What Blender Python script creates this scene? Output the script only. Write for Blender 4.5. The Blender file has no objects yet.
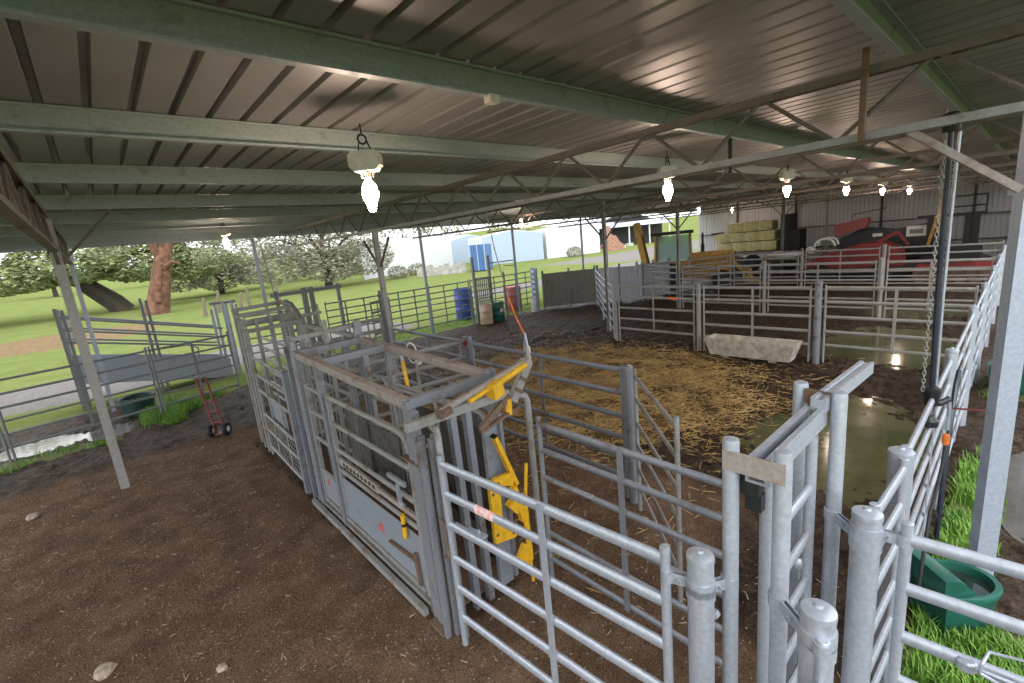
import bpy, math, random
from mathutils import Vector, Matrix, noise
random.seed(7)
PI = math.pi
COL = bpy.context.scene.collection
V = Vector

# ------------------------------------------------------------------ materials
def nodes(name):
    m = bpy.data.materials.new(name); m.use_nodes = True
    nt = m.node_tree; b = nt.nodes['Principled BSDF']
    return m, nt, b

def plain(name, col, rough=.6, metal=0., var=.12, scale=12., bump=0., emit=None, es=0., col2=None, detail=6., lo=.35, hi=.65):
    m, nt, b = nodes(name)
    b.inputs['Roughness'].default_value = rough; b.inputs['Metallic'].default_value = metal
    tc = nt.nodes.new('ShaderNodeTexCoord'); n = nt.nodes.new('ShaderNodeTexNoise')
    n.inputs['Scale'].default_value = scale; n.inputs['Detail'].default_value = detail
    nt.links.new(tc.outputs['Object'], n.inputs['Vector'])
    r = nt.nodes.new('ShaderNodeValToRGB')
    c2 = col2 or [max(0, c * (1 - var * 2)) for c in col]
    r.color_ramp.elements[0].position = lo; r.color_ramp.elements[1].position = hi
    r.color_ramp.elements[0].color = (*c2, 1); r.color_ramp.elements[1].color = (*col, 1)
    nt.links.new(n.outputs['Fac'], r.inputs['Fac']); nt.links.new(r.outputs['Color'], b.inputs['Base Color'])
    if bump:
        bp = nt.nodes.new('ShaderNodeBump'); bp.inputs['Strength'].default_value = bump; bp.inputs['Distance'].default_value = .02
        nt.links.new(n.outputs['Fac'], bp.inputs['Height']); nt.links.new(bp.outputs['Normal'], b.inputs['Normal'])
    if emit:
        b.inputs['Emission Color'].default_value = (*emit, 1); b.inputs['Emission Strength'].default_value = es
    return m

def galv(name, col, dirt=(.20, .15, .10), amount=.5, rough=.5, metal=.35, scale=3.):
    """galvanised steel: mottled zinc with patches of dried mud and rust"""
    m, nt, b = nodes(name)
    L = nt.links
    b.inputs['Metallic'].default_value = metal
    g = nt.nodes.new('ShaderNodeNewGeometry')
    n1 = nt.nodes.new('ShaderNodeTexNoise'); n1.inputs['Scale'].default_value = 38; n1.inputs['Detail'].default_value = 3
    n2 = nt.nodes.new('ShaderNodeTexNoise'); n2.inputs['Scale'].default_value = scale; n2.inputs['Detail'].default_value = 8; n2.inputs['Roughness'].default_value = .65
    L.new(g.outputs['Position'], n1.inputs['Vector']); L.new(g.outputs['Position'], n2.inputs['Vector'])
    r1 = nt.nodes.new('ShaderNodeValToRGB')
    r1.color_ramp.elements[0].color = (*[c * .8 for c in col], 1); r1.color_ramp.elements[1].color = (*col, 1)
    r1.color_ramp.elements[0].position = .3; r1.color_ramp.elements[1].position = .7
    r2 = nt.nodes.new('ShaderNodeValToRGB')
    r2.color_ramp.elements[0].position = .72 - amount * .35; r2.color_ramp.elements[1].position = .82 - amount * .2
    mx = nt.nodes.new('ShaderNodeMix'); mx.data_type = 'RGBA'
    L.new(n1.outputs['Fac'], r1.inputs['Fac']); L.new(n2.outputs['Fac'], r2.inputs['Fac'])
    L.new(r2.outputs['Color'], mx.inputs['Factor']); L.new(r1.outputs['Color'], mx.inputs['A'])
    mx.inputs['B'].default_value = (*dirt, 1)
    L.new(mx.outputs['Result'], b.inputs['Base Color'])
    rr = nt.nodes.new('ShaderNodeMapRange'); rr.inputs['To Min'].default_value = rough; rr.inputs['To Max'].default_value = .85
    L.new(r2.outputs['Color'], rr.inputs['Value']); L.new(rr.outputs['Result'], b.inputs['Roughness'])
    return m

M = {}
M['galv'] = galv('galvanised_bright', (.47, .51, .58), (.29, .25, .22), .3, .38, .4)
M['galv_mid'] = galv('galvanised_dusty', (.30, .32, .36), (.15, .11, .08), .5, .5, .4)
M['galv_pen'] = galv('galvanised_pen', (.38, .365, .35), (.25, .19, .14), .55, .6, .2)
M['galv_old'] = galv('galvanised_old', (.33, .33, .32), (.21, .14, .09), .55, .6, .2)
M['galv_far'] = galv('galvanised_weathered', (.22, .24, .25), (.12, .10, .08), .35, .6, .2)
M['rust'] = galv('rusty_steel', (.20, .13, .09), (.10, .05, .03), .6, .8, .1, 9)
M['rustlight'] = galv('rust_stained_zinc', (.38, .34, .31), (.20, .10, .06), .6, .7, .1, 5)
M['purlin'] = galv('green_grey_purlin', (.34, .395, .395), (.21, .235, .235), .45, .5, .15, 5)
M['truss'] = galv('truss_steel', (.18, .155, .135), (.13, .08, .05), .55, .65, .2, 4)
M['trusslight'] = galv('truss_zinc', (.34, .34, .34), (.2, .14, .1), .45, .6, .2, 4)
M['column'] = galv('column_zinc', (.40, .39, .38), (.27, .21, .16), .45, .55, .2, 2)
M['columnblue'] = galv('column_bright_zinc', (.40, .45, .54), (.32, .2, .15), .25, .5, .3, 2)
M['dark'] = plain('black_rubber', (.015, .015, .016), .6)
M['black'] = plain('black_plastic', (.02, .022, .025), .4)
M['poly'] = plain('dark_blue_poly_pipe', (.02, .03, .05), .35)
M['yellow'] = plain('yellow_paint', (.85, .48, .02), .45, var=.1, scale=20)
M['yellowold'] = plain('old_yellow_paint', (.50, .28, .05), .6, var=.2, scale=6)
M['red'] = plain('red_paint', (.27, .03, .025), .55, col2=(.16, .03, .025), scale=2)
M['redpipe'] = plain('faded_red_paint', (.30, .075, .07), .6, col2=(.19, .055, .05))
M['orange'] = plain('orange_plastic', (.9, .22, .04), .5)
M['pink'] = plain('pink_sticker', (.85, .30, .28), .5, col2=(.85, .75, .72), scale=30)
M['redspray'] = plain('red_spray_paint', (.75, .12, .08), .7)
M['white'] = plain('white_paint', (.8, .8, .78), .5)
M['cream'] = plain('cream_lamp_box', (.62, .60, .52), .5)
M['sheetblue'] = galv('blue_grey_sheet', (.33, .37, .43), (.22, .19, .16), .4, .5, .3, 4)
M['green'] = plain('green_poly', (.018, .12, .09), .35, col2=(.012, .085, .065), scale=5)
M['greendark'] = plain('dark_green_poly', (.012, .05, .045), .4)
M['concrete'] = plain('concrete', (.66, .61, .52), .85, col2=(.42, .36, .29), scale=7, bump=.2)
M['bluecont'] = plain('blue_container_paint', (.06, .15, .36), .5)
M['bluedrum'] = plain('blue_plastic', (.04, .09, .35), .4)
M['whitewall'] = plain('white_building_sheet', (.62, .64, .66), .6, var=.03)
M['shadewall_bluebar'] = plain('shaded_wall_and_pale_blue_bar', (.36, .44, .54), .6, var=.03)  # pale blue puts shade into white shed walls; also paints the container's door bars
M['greyroof'] = plain('grey_blue_roof', (.45, .50, .56), .6, var=.05)
M['brick'] = plain('red_brick', (.42, .22, .16), .8, var=.2, scale=3)
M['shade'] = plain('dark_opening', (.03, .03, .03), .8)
M['bark'] = plain('red_brown_bark', (.185, .088, .05), .9, col2=(.075, .036, .022), scale=2.2, bump=.6)
M['barkdark'] = plain('dark_bark', (.06, .045, .035), .9, scale=2, bump=.5)
M['cypress'] = plain('cypress_foliage', (.34, .37, .17), .8, col2=(.17, .21, .09), scale=.6)
M['olive'] = plain('grey_olive_foliage', (.33, .315, .235), .85, col2=(.22, .21, .155), scale=.5)
M['gum'] = plain('gum_foliage', (.34, .36, .22), .85, col2=(.22, .25, .13), scale=.5)
M['grassblade'] = plain('grass_blade', (.20, .38, .05), .6, col2=(.09, .22, .03), scale=3)
M['straw'] = plain('straw', (.62, .42, .16), .7, col2=(.36, .22, .08), scale=2)
M['bale'] = plain('yellow_green_bale_wrap', (.62, .56, .28), .7, col2=(.42, .38, .18), scale=6, bump=.3)
M['mudsheet'] = galv('mud_splashed_sheet', (.20, .19, .18), (.10, .07, .045), .7, .7, .15, 5)
M['mudrubber'] = plain('muddy_rubber', (.045, .034, .026), .8, col2=(.02, .016, .012), scale=6)
M['stone'] = plain('pale_stone', (.48, .40, .32), .85, col2=(.3, .22, .16), scale=8)
M['wallsheet'] = plain('grey_wall_sheet', (.58, .56, .58), .6, var=.05, scale=.4)
M['wood'] = plain('weathered_timber', (.17, .13, .095), .8)

def glassmat():
    m, nt, b = nodes('cab_glass')
    b.inputs['Base Color'].default_value = (.5, .6, .62, 1); b.inputs['Roughness'].default_value = .05
    b.inputs['Transmission Weight'].default_value = .9; return m
M['glass'] = glassmat()
def watermat(name, col, rough=.08):
    m, nt, b = nodes(name)
    g = nt.nodes.new('ShaderNodeNewGeometry'); n = nt.nodes.new('ShaderNodeTexNoise')
    n.inputs['Scale'].default_value = .9; n.inputs['Detail'].default_value = 8; n.inputs['Roughness'].default_value = .6
    nt.links.new(g.outputs['Position'], n.inputs['Vector'])
    r = nt.nodes.new('ShaderNodeValToRGB'); e = r.color_ramp.elements
    e[0].position = .40; e[0].color = (*col[0], 1); e[1].position = .60; e[1].color = (*col[1], 1)
    nt.links.new(n.outputs['Fac'], r.inputs['Fac']); nt.links.new(r.outputs['Color'], b.inputs['Base Color'])
    b.inputs['Roughness'].default_value = rough
    n2 = nt.nodes.new('ShaderNodeTexNoise'); n2.inputs['Scale'].default_value = 9
    nt.links.new(g.outputs['Position'], n2.inputs['Vector'])
    bp = nt.nodes.new('ShaderNodeBump'); bp.inputs['Strength'].default_value = .05; bp.inputs['Distance'].default_value = .01
    nt.links.new(n2.outputs['Fac'], bp.inputs['Height']); nt.links.new(bp.outputs['Normal'], b.inputs['Normal'])
    return m
M['puddle'] = watermat('green_brown_puddle', ((.060, .066, .022), (.115, .110, .050)), .12)
M['clearpuddle'] = watermat('clear_puddle', ((.10, .09, .08), (.16, .15, .14)), .06)
M['tubwater'] = watermat('tub_water', ((.015, .03, .025), (.02, .04, .03)), .04)
def bulbmat():
    m, nt, b = nodes('glowing_bulb')
    b.inputs['Base Color'].default_value = (1, .9, .8, 1)
    b.inputs['Emission Color'].default_value = (1., .74, .58, 1); b.inputs['Emission Strength'].default_value = LAMP
    return m
LAMP = 85.
M['bulb'] = bulbmat()

def roofmat():
    m, nt, b = nodes('roof_sheet'); L = nt.links
    g = nt.nodes.new('ShaderNodeNewGeometry'); n = nt.nodes.new('ShaderNodeTexNoise')
    n.inputs['Scale'].default_value = 1.6; n.inputs['Detail'].default_value = 6
    mp = nt.nodes.new('ShaderNodeMapping'); mp.inputs['Scale'].default_value = (1, .3, 1)
    L.new(g.outputs['Position'], mp.inputs['Vector']); L.new(mp.outputs['Vector'], n.inputs['Vector'])
    r = nt.nodes.new('ShaderNodeValToRGB'); e = r.color_ramp.elements
    e[0].position = .3; e[0].color = (.27, .265, .26, 1); e[1].position = .75; e[1].color = (.40, .39, .38, 1)
    L.new(n.outputs['Fac'], r.inputs['Fac']); L.new(r.outputs['Color'], b.inputs['Base Color'])
    b.inputs['Metallic'].default_value = .45; b.inputs['Roughness'].default_value = .47
    return m
M['roof'] = roofmat()

def groundmat():
    m, nt, b = nodes('yard_ground'); L = nt.links; N = nt.nodes.new
    at = N('ShaderNodeVertexColor'); at.layer_name = 'zones'
    at2 = N('ShaderNodeVertexColor'); at2.layer_name = 'zones_b'
    sp = N('ShaderNodeSeparateColor'); L.new(at.outputs['Color'], sp.inputs['Color'])
    sp2 = N('ShaderNodeSeparateColor'); L.new(at2.outputs['Color'], sp2.inputs['Color'])
    g = N('ShaderNodeNewGeometry')
    def nz(scale, detail=8, rough=.65):
        n = N('ShaderNodeTexNoise'); n.inputs['Scale'].default_value = scale; n.inputs['Detail'].default_value = detail
        n.inputs['Roughness'].default_value = rough; L.new(g.outputs['Position'], n.inputs['Vector']); return n
    def ramp(n, c0, c1, p0=.35, p1=.65):
        r = N('ShaderNodeValToRGB'); e = r.color_ramp.elements
        e[0].position = p0; e[1].position = p1; e[0].color = (*c0, 1); e[1].color = (*c1, 1)
        L.new(n.outputs['Fac'], r.inputs['Fac']); return r.outputs['Color']
    nA, nB, nC = nz(2.2), nz(26), nz(.5)
    fine = nz(70, 4)
    dirt = ramp(nA, (.108, .068, .045), (.275, .185, .126), .26, .74)
    grit = ramp(fine, (.38, .35, .33), (1.55, 1.52, 1.48), .32, .7)
    def mul(a, bb):
        x = N('ShaderNodeMix'); x.data_type = 'RGBA'; x.blend_type = 'MULTIPLY'; x.inputs['Factor'].default_value = 1
        L.new(a, x.inputs['A']); L.new(bb, x.inputs['B']); return x.outputs['Result']
    dirt = mul(dirt, grit)
    mud = mul(mul(ramp(nB, (.6, .6, .6), (1.3, 1.3, 1.3), .35, .7), ramp(nz(6.5, 5), (.026, .016, .010), (.115, .076, .050), .36, .66)), grit)  # strong tone contrast stands in for shading on the mud's lumps
    straw = mul(ramp(nB, (.05, .030, .015), (.29, .185, .07), .38, .64), grit)
    grass = ramp(nz(7), (.075, .115, .026), (.19, .235, .07), .3, .7)
    dryg = ramp(nC, (.14, .18, .058), (.25, .255, .11), .35, .7)
    gm = N('ShaderNodeMix'); gm.data_type = 'RGBA'; gm.inputs['Factor'].default_value = .5; L.new(grass, gm.inputs['A']); L.new(dryg, gm.inputs['B'])
    grass = gm.outputs['Result']
    gravel = ramp(nz(14), (.15, .135, .125), (.25, .235, .22))
    brown = ramp(nz(3), (.16, .11, .06), (.26, .19, .11))
    edge = nz(3.2, 6)
    def lay(base, top, w, lo=.42, hi=.58):
        # weight pushed through noise so that edges break up
        a = N('ShaderNodeMath'); a.operation = 'ADD'; L.new(w, a.inputs[0])
        s = N('ShaderNodeMath'); s.operation = 'MULTIPLY_ADD'; s.inputs[1].default_value = .7; s.inputs[2].default_value = -.35
        L.new(edge.outputs['Fac'], s.inputs[0]); L.new(s.outputs[0], a.inputs[1])
        mr = N('ShaderNodeMapRange'); mr.inputs['From Min'].default_value = lo; mr.inputs['From Max'].default_value = hi
        L.new(a.outputs[0], mr.inputs['Value'])
        x = N('ShaderNodeMix'); x.data_type = 'RGBA'; L.new(mr.outputs['Result'], x.inputs['Factor'])
        L.new(base, x.inputs['A']); L.new(top, x.inputs['B']); return x.outputs['Result'], mr.outputs['Result']
    c, wm = lay(dirt, mud, sp.outputs['Blue'], .3, .7)
    c, _ = lay(c, straw, sp.outputs['Green'], .35, .85)
    c, _ = lay(c, grass, sp.outputs['Red'])
    c, _ = lay(c, gravel, sp2.outputs['Red'])
    c, _ = lay(c, brown, sp2.outputs['Green'])
    L.new(c, b.inputs['Base Color'])
    rr = N('ShaderNodeMapRange'); rr.inputs['To Min'].default_value = .9; rr.inputs['To Max'].default_value = .62
    L.new(wm, rr.inputs['Value']); L.new(rr.outputs['Result'], b.inputs['Roughness'])
    sl = N('ShaderNodeMapRange'); sl.inputs['To Min'].default_value = .06; sl.inputs['To Max'].default_value = .18
    L.new(wm, sl.inputs['Value']); dry = N('ShaderNodeMath'); dry.operation = 'MULTIPLY'; iv = N('ShaderNodeMath'); iv.operation = 'SUBTRACT'; iv.inputs[0].default_value = 1; iv.use_clamp = True
    L.new(sp.outputs['Red'], iv.inputs[1]); L.new(iv.outputs[0], dry.inputs[0]); L.new(sl.outputs['Result'], dry.inputs[1]); L.new(dry.outputs[0], b.inputs['Specular IOR Level'])
    bp = N('ShaderNodeBump'); bp.inputs['Strength'].default_value = 1.; bp.inputs['Distance'].default_value = .045
    mx = N('ShaderNodeMath'); mx.operation = 'MULTIPLY_ADD'; mx.inputs[1].default_value = .35
    L.new(fine.outputs['Fac'], mx.inputs[0]); L.new(nB.outputs['Fac'], mx.inputs[2]); L.new(mx.outputs[0], bp.inputs['Height'])
    L.new(bp.outputs['Normal'], b.inputs['Normal'])
    return m
M['ground'] = groundmat()

# ------------------------------------------------------------------ mesh building
class MB:
    def __init__(s): s.v = []; s.f = []
    def ring_tube(s, pts, rx, ry=None, seg=10, up=None, cap=True, radii=None):
        """tube along pts; section rx across, ry along the up direction"""
        ry = ry or rx
        pts = [V(p) for p in pts]; n = len(pts); base = len(s.v)
        upv = V(up) if up else None; side = None
        for i, p in enumerate(pts):
            d = (pts[min(i + 1, n - 1)] - pts[max(i - 1, 0)])
            if d.length < 1e-9: d = V((0, 0, 1))
            d.normalize()
            if side is None:
                u = upv or (V((0, 0, 1)) if abs(d.z) < .9 else V((0, 1, 0)))
                side = d.cross(u)
                if side.length < 1e-6: side = d.cross(V((1, 0, 0)))
                side.normalize()
            else:
                side = side - d * side.dot(d)
                side.normalize()
            u2 = side.cross(d)
            k = radii[i] if radii else 1.
            for j in range(seg):
                a = 2 * PI * j / seg
                s.v.append(p + side * (math.cos(a) * rx * k) + u2 * (math.sin(a) * ry * k))
        for i in range(n - 1):
            for j in range(seg):
                a = base + i * seg + j; b = base + i * seg + (j + 1) % seg
                s.f.append((a, b, b + seg, a + seg))
        if cap:
            s.f.append(tuple(base + j for j in reversed(range(seg))))
            s.f.append(tuple(base + (n - 1) * seg + j for j in range(seg)))
        return s
    def tube(s, a, b, r, seg=10, **k): return s.ring_tube([a, b], r, None, seg, **k)
    def bar(s, a, b, w, h, up=(0, 0, 1)):
        """rectangular section bar from a to b: w across, h along up"""
        a, b = V(a), V(b); d = (b - a).normalized(); u = V(up)
        sd = d.cross(u)
        if sd.length < 1e-5: sd = d.cross(V((1, 0, 0)))
        sd.normalize(); u = sd.cross(d)
        k = len(s.v)
        for p in (a, b):
            for (x, y) in ((-1, -1), (1, -1), (1, 1), (-1, 1)): s.v.append(p + sd * (x * w / 2) + u * (y * h / 2))
        s.f += [(k + 3, k + 2, k + 1, k), (k + 4, k + 5, k + 6, k + 7)]
        for j in range(4): s.f.append((k + j, k + (j + 1) % 4, k + 4 + (j + 1) % 4, k + 4 + j))
        return s
    def box(s, c, sz, rz=0., ch=0.):
        x, y, z = [q / 2 for q in sz]; R = Matrix.Rotation(rz, 3, 'Z'); c = V(c); k = len(s.v)
        for dz in (-z, z):
            for (dx, dy) in ((-x, -y), (x, -y), (x, y), (-x, y)): s.v.append(c + R @ V((dx, dy, dz)))
        s.f += [(k + 3, k + 2, k + 1, k), (k + 4, k + 5, k + 6, k + 7)]
        for j in range(4): s.f.append((k + j, k + (j + 1) % 4, k + 4 + (j + 1) % 4, k + 4 + j))
        return s
    def channel(s, a, b, prof, up=(0, 0, 1)):
        """open or closed profile (list of (x,y)) swept from a to b"""
        a, b = V(a), V(b); d = (b - a).normalized(); sd = d.cross(V(up)).normalized(); u = sd.cross(d)
        k = len(s.v); n = len(prof)
        for p in (a, b):
            for (x, y) in prof: s.v.append(p + sd * x + u * y)
        for j in range(n): s.f.append((k + j, k + (j + 1) % n, k + n + (j + 1) % n, k + n + j))
        s.f.append(tuple(k + j for j in reversed(range(n)))); s.f.append(tuple(k + n + j for j in range(n)))
        return s
    def lathe(s, c, prof, seg=20, sx=1., sy=1., rot=None):
        c = V(c); k = len(s.v); n = len(prof)
        for (r, z) in prof:
            for j in range(seg):
                a = 2 * PI * j / seg; p = V((math.cos(a) * r * sx, math.sin(a) * r * sy, z))
                if rot: p = rot @ p
                s.v.append(c + p)
        for i in range(n - 1):
            for j in range(seg):
                a = k + i * seg + j; b = k + i * seg + (j + 1) % seg
                s.f.append((a, b, b + seg, a + seg))
        s.f.append(tuple(k + j for j in reversed(range(seg)))); s.f.append(tuple(k + (n - 1) * seg + j for j in range(seg)))
        return s
    def prism(s, poly, axis, lo, hi):
        """poly in the two other axes, extruded along axis"""
        k = len(s.v); n = len(poly)
        for t in (lo, hi):
            for (a, b) in poly:
                s.v.append(V((t, a, b)) if axis == 'x' else V((a, t, b)) if axis == 'y' else V((a, b, t)))
        for j in range(n): s.f.append((k + j, k + (j + 1) % n, k + n + (j + 1) % n, k + n + j))
        s.f.append(tuple(k + j for j in reversed(range(n)))); s.f.append(tuple(k + n + j for j in range(n)))
        return s
    def quad(s, *p):
        k = len(s.v); s.v += [V(q) for q in p]; s.f.append(tuple(range(k, k + len(p)))); return s
    def loc(s, org, R=None):
        """transform all collected points by R about nothing and move to org"""
        s.v = [(R @ p if R else p) + V(org) for p in s.v]; return s
    def build(s, name, mat, parent=None, smooth=True, origin=None, **props):
        off = V(parent['_o']) if parent is not None else V(origin or (0, 0, 0))
        me = bpy.data.meshes.new(name)
        me.from_pydata([tuple(p - off) for p in s.v], [], s.f)
        import bmesh
        bm = bmesh.new(); bm.from_mesh(me); bmesh.ops.recalc_face_normals(bm, faces=bm.faces); bm.to_mesh(me); bm.free()
        me.materials.append(M[mat] if isinstance(mat, str) else mat)
        o = bpy.data.objects.new(name, me); COL.objects.link(o)
        if parent is not None: o.parent = parent
        else: o.location = off
        o['_o'] = tuple(off)
        if smooth:
            for p in me.polygons: p.use_smooth = True
            try: me.set_sharp_from_angle(angle=math.radians(38))
            except Exception: pass
        for k, v in props.items(): o[k] = v
        return o

def thing(name, label, cat, loc, group=None):
    o = bpy.data.objects.new(name, None); COL.objects.link(o); o.location = loc; o.empty_display_size = .1
    o['_o'] = tuple(loc); o['label'] = label; o['category'] = cat
    if group: o['group'] = group
    return o
def tag(o, label, cat, group=None):
    o['label'] = label; o['category'] = cat
    if group: o['group'] = group
    return o
def lerp(a, b, t): return V(a) + (V(b) - V(a)) * t

RZ = [1.72, 1.46, 1.18, .87, .58, .29]
def panel(a, b, label, cat='fence panel', name='yard_fence', zs=RZ, h=1.80, mids=(.5,), mat='galv_pen', rr=(.019, .036), pr=.024, group=None, ends=(1, 1), square=False, gz=0., slope=0.):
    """steel cattle-yard panel: two uprights, oval rails, flat bar braces"""
    a = V((a[0], a[1], gz)); b = V((b[0], b[1], gz)); d = (b - a).normalized()
    t = thing(name, label, cat, a, group)
    for e, p in zip(ends, (a, b)):
        if e:
            m = MB()
            if square: m.bar(p, p + V((0, 0, h)), .06, .06, d)
            else: m.ring_tube([p, p + V((0, 0, h - .004)), p + V((0, 0, h))], pr, None, 10, radii=[1, 1, .8])
            m.build('upright', mat, t)
    for z in zs:
        MB().ring_tube([a + V((0, 0, z)), b + V((0, 0, z + slope))], rr[0], rr[1], 10, up=(0, 0, 1)).build('rail', mat, t)
    for q in mids:
        p = lerp(a, b, q); n = d.cross(V((0, 0, 1))) * (rr[0] + .004)
        MB().bar(p + n + V((0, 0, zs[-1] - .04)), p + n + V((0, 0, zs[0] + .03)), .055, .008, n).build('brace', mat, t)
    return t

def capped_post(x, y, h, r, label, mat='galv', name='gate_post', cat='post', group=None, clamp=None):
    t = thing(name, label, cat, (x, y, 0), group)
    MB().tube((x, y, -.05), (x, y, h - .02), r, 24).build('pipe', mat, t)
    MB().lathe((x, y, h - .03), [(r * 1.03, 0), (r * 1.05, .012), (r * 1.02, .03), (r * .7, .042), (r * .28, .046), (r * .22, .058), (.002, .06)], 24).build('cap', mat, t)
    return t

def clamp(t, x, y, z, r, x2, y2, r2, mat='galv'):
    """strap bracket round a post joined by two lugs and a bolt to a strap round the hinge pipe"""
    c = V((x, y, z)); e = V((x2, y2, z)); d = (e - c).normalized(); sd = V((-d.y, d.x, 0))
    br = MB().lathe((x, y, z - .035), [(r + .001, 0), (r + .007, 0), (r + .007, .07), (r + .001, .07)], 24)
    br.lathe((x2, y2, z - .03), [(r2 + .001, 0), (r2 + .006, 0), (r2 + .006, .06), (r2 + .001, .06)], 20)
    for k in (-1, 1):
        p = c + d * (r + .002) + sd * (k * .012); q = e - d * (r2 + .002) + sd * (k * .012)
        br.bar(p, q, .006, .06)
    ob = br.build('hinge_strap', mat, t)
    mid = (c + d * r + e - d * r2) / 2
    b = MB().tube(mid - sd * .035, mid + sd * .035, .009, 8); b.tube(mid + sd * .02, mid + sd * .035, .016, 6)
    b.build('bolt', mat, ob)
    return ob

# ------------------------------------------------------------------ camera
CH = 3.4; F = 460.
p_, r_, y_ = .2105, -.0985, .7155
cy, sy, cp, sp, cr, sr = math.cos(y_), math.sin(y_), math.cos(p_), math.sin(p_), math.cos(r_), math.sin(r_)
fwd = V((sy * cp, cy * cp, -sp)); right = V((cy, -sy, 0)); up = right.cross(fwd)
R2 = right * cr + up * sr; U2 = -right * sr + up * cr
cam = bpy.data.cameras.new('camera'); co = bpy.data.objects.new('camera', cam); COL.objects.link(co)
co.matrix_world = Matrix(((R2.x, U2.x, -fwd.x, 0), (R2.y, U2.y, -fwd.y, 0), (R2.z, U2.z, -fwd.z, CH), (0, 0, 0, 1)))
cam.sensor_width = 36; cam.lens = F / 1024 * 36; cam.clip_start = .05; cam.clip_end = 600
bpy.context.scene.camera = co

# ------------------------------------------------------------------ ground
def sm(x, a, b):
    t = max(0., min(1., (x - a) / (b - a))); return t * t * (3 - 2 * t)
def axis(parts):
    out = []
    for lo, hi, st in parts:
        n = max(1, round((hi - lo) / st)); out += [lo + (hi - lo) * i / n for i in range(n)]
    out.append(parts[-1][1]); return out
PUD = [  # x, y, rx, ry
    (8.0, 1.75, 1.75, .95), (14.6, 2.2, 1.9, 1.25), (20.2, 2.4, 1.7, 1.2)]
PUDR = [(7.6, -.35, 1.1, .35), (9.6, -.9, 1.4, .5)]
PUDL = [(-1.7, 14.45, .8, .5), (-.45, 14.25, .4, .55), (-3.3, 14.6, .6, .4)]
def inpud(x, y, L):
    v = 0
    for (cx, cy_, rx, ry) in L:
        q = math.hypot((x - cx) / rx, (y - cy_) / ry) + .38 * noise.noise(V((x * 1.1, y * 1.1, 3.)))
        v = max(v, sm(q, 1.35, .75))
    return v
def zones(x, y):
    nz = noise.noise(V((x * .6, y * .6, 0.)))
    # inside the shed
    ed = 13.3 + max(0, min(2.6, x)) * .92 + max(0, min(1.5, x - 2.6)) * .6
    under = sm(y, ed, ed - .4) if x < 8 else sm(y, 16.9, 16.2)
    grass = 1 - under
    if 3 < x < 9 and -.8 < y < .5: grass = max(grass, sm(y, .5, .25) * (sm(y, -.7, -.35) if x < 4.8 else sm(y, -.08, .1)) * sm(x, 8.6, 7.6))
    if 11 < x < 13 and y < .3: grass = max(grass, .55)
    if y < -4: grass = max(grass, sm(y, -4, -7))
    if y > 15.4 and x > 8: grass = max(grass, sm(y, 16.3, 16.9))
    if x > 34 or x < -6: grass = 1
    if x < 1.0 and y > 12.5: grass = max(grass * sm(y, 16.2, 17.2), .62 * sm(y, 13.2, 13.6) * sm(x, -.1, .5), .58 * sm(abs(y - 13.35), .5, .2) * sm(x, 0, -.4))
    race = 1 - sm(abs(x - 2.2), .5, .62) if 3.2 < y < 10.5 else 0
    mud = sm(x, 4.7, 6.2) * sm(y, .4, .9)
    mud = max(mud, sm(x, 2.9, 3.8) * sm(y, 2.6, 1.6) * .8, race * .6)
    mud = max(mud, sm(y, 10.4, 12.2) * .95)                       # dark damp strip by the open side
    if y < .3: mud = max(mud, .75)
    s = math.hypot((x - 8.2) / 3.9, (y - 7.0) / 4.6)
    straw = sm(s, 1.15, .45) * (1 if y > 2.6 else sm(y, 1.6, 2.8)) * sm(x, 2.8, 3.6)
    s2 = math.hypot((x - 2.4) / .7, (y - 2.) / 1.6); straw = max(straw, .28 * sm(s2, 1.1, .5))
    gravel = sm(y, 18.6, 19.4) * sm(y, 24.2, 23.2) * sm(x, 13, 9) + (1 if 30 < y < 44 and x > 44 else 0) * .8
    gravel = min(1, gravel + sm(abs(y - 26 - .02 * x), 2.2, 1.4) * sm(x, 16, 20) * .9)
    brown = sm(math.hypot((x + 2.5) / 6, (y - 42) / 6), 1.1, .7) + .45 * sm(math.hypot((x - 22) / 14, (y - 62) / 8), 1.2, .6)
    return grass, straw, mud, min(1, gravel), min(1, brown)
def gheight(x, y, z):
    grass, straw, mud, gravel, brown = z
    yard = -6 < x < 33 and -3 < y < 17.5
    h = 0.
    if yard:
        a = noise.noise(V((x * 2.2, y * 2.2, 1.))); b = noise.noise(V((x * 7, y * 7, 2.))); c = noise.noise(V((x * .5, y * .5, 5.)))
        rough = .018 + .105 * mud * (1 - .3 * straw)
        h = rough * (a * .55 + abs(b) * .95 - .3) + .02 * c - .01
        if mud > .3: h += .02 * mud * max(0, noise.noise(V((x * 15, y * 15, 7.))))
        pd = max(inpud(x, y, PUD), inpud(x, y, PUDR), inpud(x, y, PUDL))
        h -= .09 * pd
        h *= 1 - .6 * grass
    else:
        far = max(0., math.hypot(x, y) - 30)
        h = -.02 + .25 * noise.noise(V((x * .05, y * .05, 1.))) * sm(far, 0, 30) + .00035 * far * far * sm(far, 0, 20) * .35
    return h
xs = axis([(-120, -40, 8), (-40, -12, 2), (-12, -6, .5), (-6, -1.5, .15), (-1.5, 4.2, .07), (4.2, 13, .08), (13, 22, .16), (22, 34, .4), (34, 60, 1.3), (60, 140, 6), (140, 260, 20)])
ys = axis([(-60, -12, 6), (-12, -3, .8), (-3, -.8, .2), (-.8, 6, .075), (6, 11.5, .1), (11.5, 17.2, .13), (17.2, 27, .35), (27, 60, 1.2), (60, 140, 5), (140, 300, 16)])
vv, ff, zz, zc = [], [], [], []
nx, ny = len(xs), len(ys)
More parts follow.
